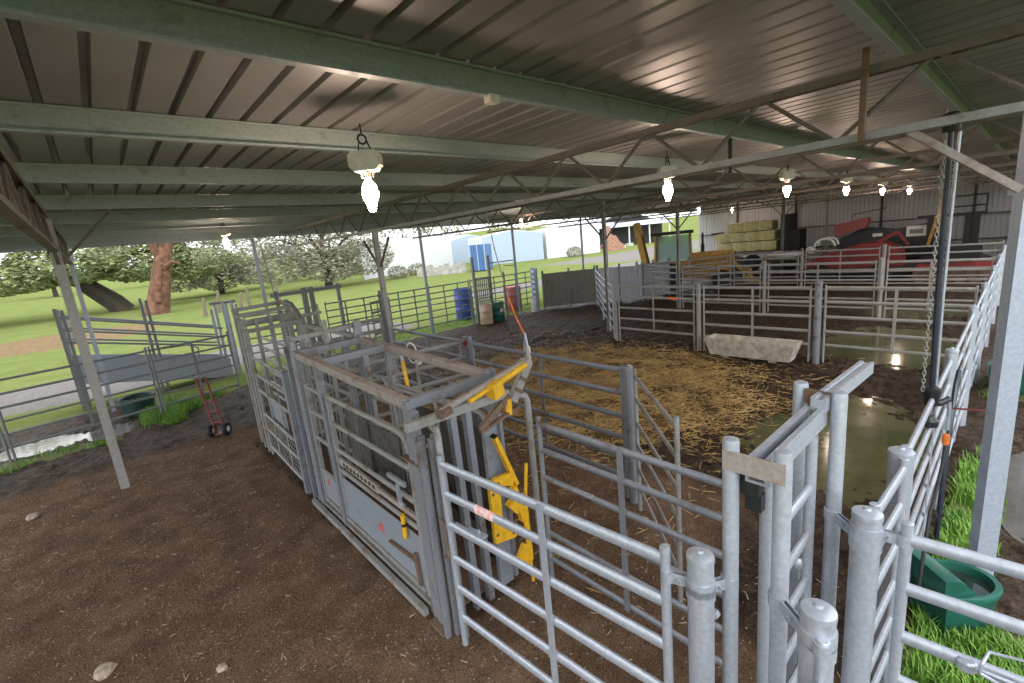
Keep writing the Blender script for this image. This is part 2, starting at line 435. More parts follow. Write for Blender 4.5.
for j in range(ny):
    for i in range(nx):
        z = zones(xs[i], ys[j]); zc.append(z); vv.append((xs[i], ys[j], gheight(xs[i], ys[j], z)))
for j in range(ny - 1):
    for i in range(nx - 1):
        a = j * nx + i; ff.append((a, a + 1, a + nx + 1, a + nx))
gm = bpy.data.meshes.new('ground'); gm.from_pydata(vv, [], ff); gm.materials.append(M['ground'])
ca = gm.color_attributes.new('zones', 'FLOAT_COLOR', 'POINT'); cb = gm.color_attributes.new('zones_b', 'FLOAT_COLOR', 'POINT')
buf, buf2 = [], []
for z in zc: buf += [z[0], z[1], z[2], 1.]; buf2 += [z[3], z[4], 0., 1.]
ca.data.foreach_set('color', buf); cb.data.foreach_set('color', buf2)
for p in gm.polygons: p.use_smooth = True
ground = bpy.data.objects.new('ground', gm); COL.objects.link(ground); ground['kind'] = 'structure'

def puddle(L, z, label, mat, k=1.5):
    """a still sheet of water lying in one hollow of the ground"""
    cx, cy_, rx, ry = L
    m = MB(); n = 28; m.v.append(V((cx, cy_, z)))
    for j in range(n):
        a = 2 * PI * j / n; m.v.append(V((cx + math.cos(a) * rx * k, cy_ + math.sin(a) * ry * k, z)))
    for j in range(n): m.f.append((0, 1 + j, 1 + (j + 1) % n))
    return tag(m.build('puddle', mat, origin=(cx, cy_, z)), label, 'puddle')
PL = ['long green puddle along the yard rails beyond the sliding gate',
      'wide green puddle inside the pen behind the concrete trough', 'shallow olive puddle in the far pen before the red machinery']
for q, l in zip(PUD, PL): puddle(q, -.042, l, 'puddle', 1.3)
for q, l in zip(PUDR, ['shallow muddy puddle outside the yard rails by the bright column', 'wider shallow puddle on bare mud outside the yard rails']): puddle(q, -.042, l, 'clearpuddle', 1.25)
for q, l in zip(PUDL, ['bright puddle under the boundary rails by the tall shed post', 'narrow bright puddle beside the green tub', 'bright puddle at the end of the boundary rails']): puddle(q, -.033 - .003 * PUDL.index(q), l, 'clearpuddle', 1.25)

# loose straw and grass: uncountable
def stuff_mesh(name, m, mat):
    o = m.build(name, mat, smooth=False); o['kind'] = 'stuff'; return o
m = MB()
def strand(m, x, y, z, ln, w, az, tilt):
    d = V((math.cos(az) * math.cos(tilt), math.sin(az) * math.cos(tilt), math.sin(tilt))); s = V((-math.sin(az), math.cos(az), 0)) * w
    p = V((x, y, z)); q = p + d * ln; k = len(m.v)
    m.v += [p - s, p + s, q + s, q - s, (p + q) / 2 + V((0, 0, w * 1.6))]
    m.f += [(k, k + 1, k + 4), (k + 1, k + 2, k + 4), (k + 2, k + 3, k + 4), (k + 3, k, k + 4)]
cnt = 0
while cnt < 30000:
    x = random.uniform(2.9, 13); y = random.uniform(2.2, 13)
    z = zones(x, y)
    w = z[1] ** 1.3 + (.012 if cnt % 2 else .03)
    if random.random() > w: continue
    clump = noise.noise(V((x * 1.3, y * 1.3, 9.)))
    if clump < -.15 and random.random() < .75: continue
    strand(m, x, y, gheight(x, y, z) + random.uniform(.0, .03), random.uniform(.06, .22), random.uniform(.003, .006), random.uniform(0, 2 * PI), random.uniform(-.1, .25)); cnt += 1
stuff_mesh('straw', m, 'straw')
m = MB()
for i in range(9000):
    x = random.uniform(-2.5, 4.6); y = random.uniform(-.2, 11)
    if x > 1.6 and y > 3.2 and x < 2.7: continue
    z = zones(x, y)
    strand(m, x, y, gheight(x, y, z) + .004, random.choice((.006, .008, .01, .012, .016, .02, .02, .03, .07) if i % 3 else (.006, .008, .01, .012)), random.uniform(.0018, .0042), random.uniform(0, 2 * PI), random.uniform(-.05, .15))
stuff_mesh('chaff_litter', m, plain('chaff', (.62, .52, .38), .8, col2=(.4, .3, .2), scale=5))
m = MB()
def blade(m, x, y, z, h):
    az = random.uniform(0, 2 * PI); ln = random.uniform(.2, .7) * h; w = random.uniform(.003, .006) * (1 + h)
    d = V((math.cos(az), math.sin(az), 0)); s = V((-d.y, d.x, 0)) * w; p = V((x, y, z - .01)); k = len(m.v)
    q = p + d * (ln * .35) + V((0, 0, h * .65)); e = p + d * ln + V((0, 0, h * .95))
    m.v += [p - s, p + s, q + s * .8, q - s * .8, e]; m.f += [(k, k + 1, k + 2, k + 3), (k + 3, k + 2, k + 4)]
def tuft_field(n, x0, x1, y0, y1, hfun, dens):
    c = 0; tries = 0
    while c < n and tries < n * 12:
        tries += 1
        x = random.uniform(x0, x1); y = random.uniform(y0, y1)
        if random.random() > dens(x, y): continue
        z = zones(x, y); blade(m, x, y, gheight(x, y, z), hfun(x, y)); c += 1
nn = lambda x, y: noise.noise(V((x * 2.1, y * 2.1, 4.)))
tuft_field(8000, 3.0, 8.3, -.9, .46, lambda x, y: random.uniform(.07, .2), lambda x, y: max(0, .55 + 1.4 * nn(x, y)) * sm(y, .46, .3) * sm(x, 8.6, 7.2) * zones(x, y)[0])
tuft_field(500, 11, 13, -.6, .4, lambda x, y: random.uniform(.06, .16), lambda x, y: max(0, .3 + nn(x, y)))
tuft_field(3500, -2.8, 2.6, 12.7, 16.2, lambda x, y: random.uniform(.06, .18), lambda x, y: max(0, .1 + 2. * nn(x, y)) * zones(x, y)[0])
tuft_field(3500, .1, 1.7, 13.1, 15.0, lambda x, y: random.uniform(.1, .28), lambda x, y: max(0, .35 + nn(x, y)) * zones(x, y)[0])
tuft_field(5000, 4, 20, 16.7, 18.6, lambda x, y: random.uniform(.06, .2), lambda x, y: .8)
stuff_mesh('grass', m, 'grassblade')

# ------------------------------------------------------------------ shed frame and roof
X0, X1, Y0, Y1 = -5.5, 34.2, -.75, 17.0
SZ = 4.76
m = MB(); x = X0; prof = []
while x < X1:
    prof += [(x, SZ), (x + .215, SZ), (x + .225, SZ + .055), (x + .265, SZ + .055)]; x += .275
prof.append((x, SZ))
for (yy0, yy1, dz) in ((Y0, 2.02, 0.), (1.98, Y1, .006)):
    k = len(m.v); n = len(prof)
    for t in (yy0, yy1):
        for (a, b) in prof: m.v.append(V((a, t, b + dz)))
    for j in range(n - 1): m.f.append((k + j, k + j + 1, k + n + j + 1, k + n + j))
c = m.build('ceiling', 'roof', smooth=False); c['kind'] = 'structure'
# the roof's upper skin keeps daylight out of the pinholes between the ribs
PURL = [(-.55, 'at the open edge above the yard side rails'), (.86, 'directly over the hanging water pipe'), (3.02, 'above the row of glowing lamps'), (5.12, 'second past the row of lamps'), (7.45, 'halfway between the lamps and the inner posts'),
        (9.95, 'over the inner row of shed posts'), (12.2, 'first beyond the inner row of shed posts'), (14.5, 'next to last before the outer eave'), (16.55, 'along the outer eave posts')]
for y, w in PURL:
    t = thing('roof_purlin', 'green-grey steel roof purlin running ' + w, 'purlin', (X0, y, 4.55))
    c_ = [(-.035, 0), (.035, 0), (.035, .018), (.031, .018), (.031, .004), (-.031, .004), (-.031, .201), (.031, .201), (.031, .187), (.035, .187), (.035, .205), (-.035, .205)]
    MB().channel((X0, y, 4.553), (X1, y, 4.553), c_).build('channel', 'purlin', t, smooth=False)
# eave fascia
o = MB().channel((X0, 16.98, 4.36), (X1, 16.98, 4.36), [(-.02, 0), (.06, 0), (.06, .1), (.055, .1), (.055, .006), (-.015, .006), (-.015, .39), (-.02, .39)]).build('eave_gutter', 'purlin', origin=(X0, 16.98, 4.36), smooth=False)
tag(o, 'long sheet steel gutter along the outer eave of the shed', 'gutter')

def truss(x, y0, y1, label, zt=4.48, zb=3.93, mat='truss', matb='truss', step=1.18, hang=()):
    t = thing('roof_truss', label, 'truss', (x, y0, zb))
    for s in (-1, 1):
        pass
    MB().channel((x, y0, zt - .07), (x, y1, zt - .07), [(-.045, 0), (-.04, 0), (-.04, .062), (.04, .062), (.04, 0), (.045, 0), (.045, .068), (-.045, .068)]).build('top_chord', mat, t, smooth=False)
    MB().channel((x, y0, zb), (x, y1, zb), [(-.045, 0), (.045, 0), (.045, .06), (.04, .06), (.04, .006), (-.04, .006), (-.04, .06), (-.045, .06)]).build('bottom_chord', matb, t, smooth=False)
    n = round((y1 - y0) / step); pts = []
    w = MB()
    for i in range(n):
        a = y0 + (y1 - y0) * i / n; b = y0 + (y1 - y0) * (i + .5) / n; c = y0 + (y1 - y0) * (i + 1) / n
        w.tube((x, a, zb + .03), (x, b, zt - .03), .019, 6); w.tube((x, b, zt - .03), (x, c, zb + .03), .019, 6)
    w.build('web', mat, t)
    for y in hang:
        MB().bar((x - .08, y, zb - .01), (x - .08, y, 4.6), .06, .04, (0, 1, 0)).build('hanger_strut', 'rust', t)
    return t
truss(-.35, .0, 10.0, 'brown lattice roof truss ending on the tall post beside the boundary rails', mat='truss')
truss(4.85, .0, 16.6, 'long brown lattice roof truss carrying the hanging water pipe', matb='trusslight', hang=(1.0,))
truss(9.75, .0, 16.6, 'lattice roof truss between the first and second hanging lamps', hang=(.9,))
truss(13.6, .0, 16.6, 'lattice roof truss between the second and third hanging lamps')
truss(18.4, .0, 16.6, 'lattice roof truss between the third and fourth hanging lamps')
truss(23.3, .0, 16.6, 'lattice roof truss over the farthest row of pens', step=1.6)
truss(28.4, .0, 16.6, 'lattice roof truss over the parked machinery', step=1.6)
truss(-.35, 10., 16.6, 'short lattice truss reaching from the tall post to the outer eave')

def column(x, y, h, label, w=.1, d=.06, mat='column', braces=(), brace_z=3.25, brl=.62):
    t = thing('shed_post', label, 'post', (x, y, 0))
    k = [(-w / 2, -d / 2), (w / 2, -d / 2), (w / 2, -d / 2 + .02), (w / 2 - .006, -d / 2 + .02), (w / 2 - .006, -d / 2 + .006), (-w / 2 + .006, -d / 2 + .006), (-w / 2 + .006, d / 2 - .006), (w / 2 - .006, d / 2 - .006), (w / 2 - .006, d / 2 - .02), (w / 2, d / 2 - .02), (w / 2, d / 2), (-w / 2, d / 2)]
    MB().channel((x, y, -.08), (x, y, h), k, up=(0, 1, 0)).build('channel', mat, t, smooth=False)
    for (dx, dy) in braces:
        MB().bar((x + dx * .03, y + dy * .03, brace_z), (x + dx * brl, y + dy * brl, brace_z + brl), .04, .04, (0, 0, 1)).build('knee_brace', 'truss', t, smooth=False)
    return t
column(-.35, 9.9, 4.45, 'tall leaning-looking steel post standing alone in the brown dirt', .12, .09, braces=((1, 0), (0, -1)), brace_z=3.75, brl=.75)
column(4.86, 9.9, 4.0, 'shed post rising behind the far end of the cattle crush', .11, .09, braces=((0, -1), (0, 1)), brace_z=3.15)
column(13.28, 9.9, 4.5, 'pale shed post where the slanting fence meets the pen', .12, .1, braces=((0, 1), (0, -1)), brace_z=3.2, brl=.8)
column(18.25, 9.9, 4.5, 'shed post standing before the yellow tractor', .12, .1, braces=((0, 1), (0, -1)), brace_z=3.3)
column(30.4, 9.9, 4.5, 'braced shed post in front of the wrapped bales', .15, .12, braces=((0, 1), (0, -1)), brace_z=3.4, brl=.9)
column(29.2, 7.4, 4.5, 'thin shed post between the bales and the red machine', .12, .1)
for x, y, l in ((-.35, 16.2, 'outer eave post hidden beside the tall shed post'), (3.9, 16.3, 'zinc eave post behind the head gate of the race'), (9.8, 16.15, 'eave post in front of the white building'), (14.75, 16.2, 'eave post just past the blue container'), (19.7, 16.2, 'eave post by the solid fence sheets')):
    column(x, y, 4.4, l, .09, .07, mat='columnblue')
t = thing('shed_post', 'bright zinc shed column rising beside the green water tub', 'post', (5.12, .05, 0))
MB().bar((5.12, .05, -.08), (5.12, .05, 4.0), .135, .1, V((-.82, -.57, 0))).build('hollow_section', 'columnblue', t, smooth=False)
MB().bar((5.06, .0, 3.42), (5.2, .13, 3.42), .1, .07).build('bracket', 'columnblue', t, smooth=False)
MB().bar((5.0, .1, 3.42), (4.87, .72, 3.94), .07, .05).build('knee_brace', 'rustlight', t, smooth=False, label='rust stained knee brace')
MB().bar((5.2, .05, 3.5), (6.0, .1, 4.0), .07, .04).build('knee_brace', 'columnblue', t, smooth=False)
for x, l in ((9.8, 'second zinc column along the outside of the yard rails'), (14.7, 'third zinc column along the outside of the yard rails'), (19.6, 'farthest zinc column along the outside of the yard rails')):
    column(x, -.25, 4.0, l, .12, .1, mat='columnblue')

# rear wall
m = MB(); prof = []; y = -1.2
while y < 16.6: prof += [(34.0, y), (34.0, y + .15), (34.035, y + .16), (34.035, y + .19)]; y += .2
k = 0; n = len(prof)
for z in (-.1, 4.75):
    for (a, b) in prof: m.v.append(V((a, b, z)))
for j in range(n - 1): m.f.append((j, j + 1, n + j + 1, n + j))
w = m.build('wall_rear', 'wallsheet', smooth=False); w['kind'] = 'structure'
m = MB(); prof = []; x = 26.2  # unseen side wall, added to darken the back of the shed
while x < 34: prof += [(x, -1.2), (x + .15, -1.2), (x + .16, -1.235), (x + .19, -1.235)]; x += .2
n = len(prof)
for z in (-.1, 4.75):
    for (a, b) in prof: m.v.append(V((a, b, z)))
for j in range(n - 1): m.f.append((j, j + 1, n + j + 1, n + j))
w = m.build('wall_added_shade', 'wallsheet', smooth=False); w['kind'] = 'structure'
for i, z in enumerate((1.3, 2.55)):
    o = MB().bar((33.93, -1.2, z), (33.93, 16.6, z), .1, .08).build('trim_%d' % (i + 1), 'truss', smooth=False); o['kind'] = 'structure'
for y, l in ((13.9, 'dark wall stanchion at the light end of the rear wall'), (10.3, 'dark wall stanchion behind the bale stack'), (5.95, 'dark wall stanchion above the black machine'), (2.2, 'dark wall stanchion beside the mast of the loader')):
    o = MB().channel((33.86, y, 0), (33.86, y, 4.6), [(-.06, -.05), (.06, -.05), (.06, -.04), (-.05, -.04), (-.05, .04), (.06, .04), (.06, .05), (-.06, .05)], up=(0, 1, 0)).build('wall_stanchion', 'truss', origin=(33.86, y, 0), smooth=False)
    tag(o, l, 'post')

# ------------------------------------------------------------------ lamps
def lamp(x, y, z, label, s=1.):
    """high-bay lamp: hook, ballast box, yoke and bare glowing bulb; z = bulb centre"""
    t = thing('hanging_lamp', label, 'lamp', (x, y, z), 'lamps hanging in a row under the roof')
    k = MB(); pts = [V((x + .04 * math.cos(a), y, z + .46 + .04 * math.sin(a))) for a in [i * PI / 6 for i in range(13)]]
    k.ring_tube(pts, .01, None, 6); k.tube((x, y, z + .5), (x, y, 4.56), .007, 6); k.tube((x + .04, y, z + .45), (x + .09, y, z + .33), .009, 6); k.tube((x - .035, y, z + .44), (x - .06, y, z + .33), .006, 6)
    k.build('hook', 'dark', t)
    b = MB(); w, h = .14, .085
    prof = [(-w, -h * .45), (-w * .7, -h), (w * .7, -h), (w, -h * .45), (w, h * .6), (w * .75, h), (-w * .75, h), (-w, h * .6)]
    R = Matrix.Rotation(-y_, 3, 'Z')
    for d in (-.07, .07):
        for (a, c) in prof: b.v.append(V((x, y, z + .27)) + R @ V((a, d, c)))
    n = len(prof)
    for j in range(n): b.f.append((j, (j + 1) % n, n + (j + 1) % n, n + j))
    b.f.append(tuple(range(n))); b.f.append(tuple(n + j for j in range(n)))
    b.build('ballast_box', 'cream', t)
    yk = MB()
    for s_ in (-1, 1): yk.bar(V((x, y, z + .2)) + R @ V((s_ * .06, 0, 0)), V((x, y, z + .13)) + R @ V((s_ * .045, 0, 0)), .025, .006, (0, 1, 0))
    yk.lathe((x, y, z + .13), [(.025, 0), (.03, .01), (.03, .05), (.015, .06)], 12)
    yk.build('yoke', 'rustlight', t)
    MB().lathe((x, y, z - .17), [(.012, 0), (.03, .006), (.034, .03), (.045, .07), (.068, .12), (.075, .17), (.066, .22), (.04, .265), (.024, .285), (.024, .31)], 18).build('bulb', 'bulb', t)
    return t
LZ = 3.97
LL = ['bare glowing lamp hanging above the cattle crush', 'glowing lamp hung between the two long lattice trusses', 'third lamp along the row, above the concrete trough pen', 'fourth lamp along the row, over the middle pens',
      'fifth lamp along the row, in front of the dark wall stanchion', 'last lamp of the row, closest to the rear wall']
for (x, y), l in zip(((2.03, 4.1), (6.95, 3.92), (11.55, 3.7), (16.4, 3.72), (22.4, 3.95), (27.2, 3.85)), LL): lamp(x, y, LZ, l)
for (x, y), l in zip(((2.75, 14.1), (13.2, 13.9), (25.0, 12.3), (31.3, 13.2)), ('lamp under the outer eave before the reddish dead tree', 'small distant lamp over the back of the straw yard', 'small distant lamp near the wrapped bales', 'farthest small lamp above the tractor cab')): lamp(x, y, 4.12, l)
o = MB().box((2.65, 3.0, 4.53), (.1, .08, .06)).build('junction_box', 'cream', origin=(2.65, 3, 4.53)); 
tag(o, 'small cream junction box under the purlin beside the crush lamp', 'junction box')
k = MB().ring_tube([(6.8, 2.9, 4.5), (6.8, 2.9, 4.05)], .03, None, 8); 
tag(k.build('downpipe_bracket', 'dark', origin=(6.8, 2.9, 4.05)), 'short black rod hanging from the truss above the second lamp', 'rod')

# ------------------------------------------------------------------ yard panels round the crush outlet
g1 = panel((1.74, 3.02), (1.885, 1.13), 'bright six-rail gate with a pink sticker from the head bail to a capped post', 'gate', 'yard_gate', mat='galv', rr=(.022, .038), mids=(.56,), pr=.027)
def on(a, b, q, z): return (a[0] + (b[0] - a[0]) * q, a[1] + (b[1] - a[1]) * q, z)
A, B = (1.74, 3.02), (1.885, 1.13)
MB().ring_tube([on(A, B, .2, 1.46), on(A, B, .31, 1.46)], .0235, .0395, 10, up=(0, 0, 1)).build('sticker', 'pink', g1, label='pink and white sticker on the second rail')
l = MB().bar(on(A, B, .05, 1.225), on(A, B, .2, 1.225), .02, .02); l.bar(on(A, B, .13, 1.24), on(A, B, .24, 1.25), .05, .012); l.tube(on(A, B, .2, 1.2), on(A, B, .2, 1.28), .012, 6)
l.build('slide_latch', 'galv', g1)
f3 = panel((2.79, 2.95), (2.77, 1.17), 'six-rail panel along the straw side of the crush outlet lane', mat='galv_mid', rr=(.019, .031), mids=(.52,), pr=.025)
l = MB().bar((2.74, 2.75, 1.22), (2.74, 2.35, 1.22), .02, .02); l.bar((2.72, 2.5, 1.24), (2.72, 2.3, 1.24), .05, .012)
l.build('slide_latch', 'galv', f3)

P1 = capped_post(1.935, .965, 1.8, .064, 'fat capped post where the pink-stickered gate hangs')
P6 = capped_post(1.925, .455, 1.8, .064, 'fat capped post carrying a gate, beside the sliding gate guides')
P7 = capped_post(2.815, .465, 1.8, .068, 'fat capped post joined to the green tub gate')
P8 = capped_post(3.73, .46, 1.8, .07, 'fat capped post where the long yard side fence begins')
clamp(P1, 1.935, .965, 1.6, .064, 2.085, .885, .037); clamp(P1, 1.935, .965, .55, .064, 2.085, .885, .037)
clamp(P6, 1.925, .455, 1.62, .064, 2.09, .66, .037); clamp(P7, 2.815, .465, 1.62, .068, 3.0, .665, .037)
ob = MB().tube((1.9, .93, 1.42), (2.03, .93, 1.42), .014, 8); ob.tube((2.0, .93, 1.42), (2.03, .93, 1.42), .024, 6); ob.build('bolt', 'galv', P1)
clamp(P1, 1.935, .965, 1.63, .064, 1.885, 1.12, .027)

# sliding gate and the frame that guides it
sg = thing('sliding_gate_guide', 'tall galvanised guide frame with a channel track and rusty tie plates', 'gate frame', (2.09, .77, 0))
for (x, y, r) in ((2.088, .882, .0385), (2.092, .655, .0385), (3.1, .885, .042), (3.01, .662, .0405)):
    MB().ring_tube([(x, y, -.05), (x, y, 2.37), (x, y, 2.385), (x, y, 2.395)], r, None, 18, radii=[1, 1, .92, .3]).build('guide_post', 'galv', sg)
tp = [(-.05, -.02), (.05, -.02), (.05, .1), (.022, .1), (.022, .086), (.036, .086), (.036, -.006), (-.036, -.006), (-.036, .086), (-.022, .086), (-.022, .1), (-.05, .1)]
MB().channel((2.1, .77, 2.2), (3.0, .765, 2.2), tp).build('gate_track', 'galv', sg, smooth=False)
MB().channel((2.93, .745, 2.3), (3.85, .70, 2.3), [(-.04, -.02), (.04, -.02), (.04, .06), (.018, .06), (.018, .05), (-.018, .05), (-.018, .06), (-.04, .06)]).build('track_extension', 'galv', sg, smooth=False)
MB().bar((2.052, .905, 2.29), (2.052, .63, 2.29), .01, .1).build('tie_plate', 'rustlight', sg, label='rust spotted flat tie plate')
MB().bar((3.06, .85, 2.32), (3.04, .70, 2.32), .012, .09).build('tie_plate', 'rust', sg, label='rusty short tie plate')
b = MB().box((2.15, .81, 2.16), (.05, .085, .13)); b.build('latch_box', 'dark', sg, label='black rubber latch box'); MB().box((2.17, .8, 2.05), (.05, .075, .09)).build('latch_box', 'black', sg, label='black latch box')
MB().bar((2.03, .77, .02), (3.1, .77, .02), .1, .05).build('ground_sill', 'galv', sg)
s2 = thing('sliding_gate', 'six-rail sliding gate leaf standing inside the tall guide frame', 'gate', (2.22, .77, .08))
for x in (2.24, 2.94): MB().tube((x, .77, .08), (x, .77, 2.12), .032, 12).build('upright', 'galv', s2)
for z in (.18, .5, .82, 1.14, 1.46, 1.78): MB().ring_tube([(2.24, .77, z), (2.94, .77, z)], .022, .036, 10, up=(0, 0, 1)).build('rail', 'galv', s2)
MB().lathe((2.94, .82, 1.2), [(.03, 0), (.045, .02), (.045, .06), (.03, .08)], 12).build('roller', 'galv', s2)

gate6 = panel((1.86, .42), (.62, .16), 'gate leaf hung on a capped post, its rails running away from the sliding gate', 'gate', 'yard_gate', zs=[1.5, 1.25, .98, .7, .42], h=1.72, mat='galv', rr=(.024, .04), mids=(), pr=.024)
clamp(P6, 1.925, .455, 1.68, .064, 1.86, .42, .026)
g78 = panel((2.93, .455), (3.62, .43), 'short gate between two fat capped posts facing the green puddle', 'gate', 'yard_gate', mat='galv', rr=(.022, .038), mids=(), pr=.026)
gr = panel((2.835, .30), (2.93, -.95), 'gate with a hanging shackle in front of the green water tub', 'gate', 'yard_gate', zs=[1.70, 1.41, 1.11, .82, .53, .27], mat='galv', rr=(.022, .037), mids=(), pr=.027)
clamp(P7, 2.815, .465, 1.69, .068, 2.835, .31, .027)
# chain shackle on the third rail
pts = [V((2.80 + .055 * (1 if 0 < i < 3 else -.4), -.02 - [0, .02, .14, .19, .1, .0][i], 1.19 - [0, -.03, -.06, .03, .07, .05][i])) for i in range(6)]
sh = MB().ring_tube(pts + [pts[0]], .0085, None, 8); sh.tube((2.8, -.0, 1.14), (2.83, -.24, 1.13), .008, 8)
sh.lathe((2.84, .03, 1.08), [(.03, 0), (.04, .01), (.04, .05), (.03, .06)], 12)
sh.build('shackle', 'galv', gr, label='steel ring shackle')

# yard side fence
yx = lambda x: .45 + .008 * (x - 3.7)
segs = [(3.84, 6.5), (6.66, 9.35), (9.5, 11.92), (12.1, 14.9), (15.05, 17.85), (18.0, 20.9), (21.05, 23.9)]
SL = ['yard side fence panel the hanging water pipe drops to', 'second yard side fence panel, by the strip of green grass', 'yard side fence panel ending level with the concrete trough pen', 'yard side fence panel along the wide puddle pen',
      'yard side fence panel meeting the middle cross fence', 'yard side fence panel next to the last, by the red machinery pen', 'last yard side fence panel before the dark back of the shed']
for (a, b), l in zip(segs, SL): panel((a, yx(a)), (b, yx(b)), l, mat='galv', rr=(.021, .037), mids=(.5,), pr=.027)
for i, ((a, b), l) in enumerate(zip(segs[1:], ('second', 'third', 'fourth', 'fifth', 'sixth', 'seventh'))):
    capped_post(a - .08, yx(a), 1.84, .055, l + ' capped post along the yard side fence')

# pens
def post(x, y, h, r, label, mat='galv_pen'): return capped_post(x, y, h, r, label, mat, name='fence_post')
post(4.54, 3.14, 1.81, .056, 'stout post where the diagonal swung gate hinges', 'galv_mid')
panel((4.57, 3.26), (4.65, 6.42), 'long dusty panel in front of the straw, second side of the crush yard', mat='galv_mid', mids=(.47,), zs=[1.74, 1.44, 1.13, .84, .56, .3])
t = thing('fence_post', 'twin square post with a red ear tag on the straw yard fence', 'post', (4.67, 6.55, 0))
for dy in (0, .1): MB().bar((4.66, 6.51 + dy, 0), (4.66, 6.51 + dy, 1.86), .07, .07, (0, 1, 0)).build('upright', 'galv_mid', t)
MB().lathe((4.62, 6.6, 1.74), [(.001, 0), (.05, .01), (.05, .025), (.001, .03)], 12, rot=Matrix.Rotation(PI / 2, 3, 'X')).build('ear_tag', 'red', t)
panel((4.69, 6.68), (4.82, 9.7), 'dusty panel running from the twin square post to the shed post behind the crush', mat='galv_mid', zs=[1.74, 1.44, 1.13, .84, .56, .3])
panel((4.42, 2.97), (3.38, 1.88), 'light gate swung diagonally open in the mud by the stout post', 'gate', 'yard_gate', mids=(), mat='galv_old', zs=[1.74, 1.46, 1.16, .87, .56, .31], rr=(.018, .026), h=1.84)

post(12.03, 3.15, 1.88, .075, 'round pen post at one end of the concrete trough', 'galv_mid')
post(11.99, 5.94, 1.84, .06, 'square-set pen post at the far end of the concrete trough')
post(12.1, 8.75, 1.86, .055, 'corner post where the slanting fence leaves the trough fence')
panel((12.08, 3.02), (12.0, .62), 'pen gate standing in the green water next to the trough', 'gate', 'pen_gate', mat='galv_pen', mids=(.52,), zs=[1.74, 1.42, 1.08, .74, .42], h=1.8)
panel((12.0, 5.8), (12.03, 3.3), 'pen panel behind the concrete trough', mids=(.5,), zs=[1.74, 1.42, 1.08, .74, .42], h=1.8)
pr_ = panel((12.08, 8.6), (12.0, 6.08), 'pen panel with a red patch on a rail, left of the trough post'.replace('left of', 'beyond'), mids=(.5,), zs=[1.74, 1.42, 1.08, .74, .42], h=1.8)
MB().ring_tube([(12.025, 6.85, 1.42), (12.015, 6.55, 1.42)], .021, .038, 10, up=(0, 0, 1)).build('reflector_tape', 'orange', pr_, label='red tape on a rail')
panel((12.25, 8.95), (14.9, 11.35), 'slanting fence panel starting at the pale shed post', mids=(), mat='galv')
panel((15.0, 11.45), (17.85, 13.95), 'slanting fence panel ending at the solid fence sheets', mids=(), mat='galv')
post(17.92, 3.05, 1.86, .065, 'round post midway along the middle cross fence')
post(18.06, 6.45, 1.86, .06, 'second post along the middle cross fence')
panel((18.0, 2.92), (17.95, .68), 'middle cross fence panel reaching the yard side fence', mids=(.45,))
panel((18.03, 6.3), (17.95, 3.2), 'middle cross fence panel in front of the red machine', mids=(.5,))
panel((18.2, 9.7), (18.08, 6.6), 'middle cross fence panel below the wrapped bales', mids=(.5,))
panel((19.7, 12.3), (18.35, 10.05), 'slanting cross panel below the yellow tractor cab', mids=(.5,))
post(24.1, 4.05, 1.86, .07, 'post of the back cross fence beside the red machine')
post(24.2, 7.05, 1.86, .06, 'post of the back cross fence under the bales')
panel((24.1, 3.9), (24.0, .72), 'back cross fence panel against the dark machinery', mids=(.5,))
panel((24.2, 6.9), (24.1, 4.2), 'back cross fence panel across the red bonnet', mids=(.5,))
panel((24.0, 10.0), (24.2, 7.2), 'back cross fence panel before the bale trailer', mids=(.5,))
panel((19.8, 12.4), (23.8, 10.1), 'dull slanting panel under the tractor boom', mids=(.5,), mat='galv_old')

# trough
t = thing('feed_trough', 'long tapered concrete trough standing in the mud against the pen fence', 'trough', (11.72, 4.5, 0))
m = MB(); L_, W_ = 1.06, .27
o_ = [(-.82, -.16), (.82, -.16)]
def frust(x0, y0, z0, x1, y1, z1):
    return [V((11.72 + sx * (x0 if z == z0 else x1), 4.48 + s_ * (y0 if z == z0 else y1), z)) for z in (z0, z1) for (sx, s_) in ((-1, -1), (1, -1), (1, 1), (-1, 1))]
ou = frust(.2, .93, .06, .3, 1.06, .5); inn = frust(.12, .84, .2, .225, 1.0, .5)
m.v = ou + inn
m.f = [(3, 2, 1, 0)] + [(j, (j + 1) % 4, 4 + (j + 1) % 4, 4 + j) for j in range(4)] + [(4 + j, 4 + (j + 1) % 4, 12 + (j + 1) % 4, 12 + j) for j in range(4)] + [(12 + j, 12 + (j + 1) % 4, 8 + (j + 1) % 4, 8 + j) for j in range(4)] + [(8, 9, 10, 11)]
m.build('basin', 'concrete', t, smooth=False)
for y in (3.95, 5.1): MB().box((11.74, y, .03), (.26, .16, .15)).build('foot', 'concrete', t, smooth=False)

# rope with paddle over the straw fence
t = thing('hanging_rope', 'orange-ended rope hanging from the truss with a pale paddle at the rail', 'rope', (4.62, 5.2, 1.7))
pp = [(4.72, 5.75, 3.95), (4.70, 5.6, 3.3), (4.66, 5.35, 2.6)]
MB().ring_tube(pp, .008, None, 6).build('upper_rope', 'rustlight', t); MB().ring_tube([pp[-1], (4.64, 5.2, 2.3), (4.62, 5.0, 2.02)], .012, None, 6).build('lower_rope', 'orange', t, label='orange lower length')
MB().prism([(4.93, 1.62), (5.05, 1.62), (5.05, 1.85), (4.99, 2.06), (4.95, 1.85)], 'x', 4.6, 4.625).build('paddle', 'galv', t, smooth=False); MB().box((4.59, 4.93, 1.76), (.03, .06, .2)).build('paddle_face', 'white', t, smooth=False)

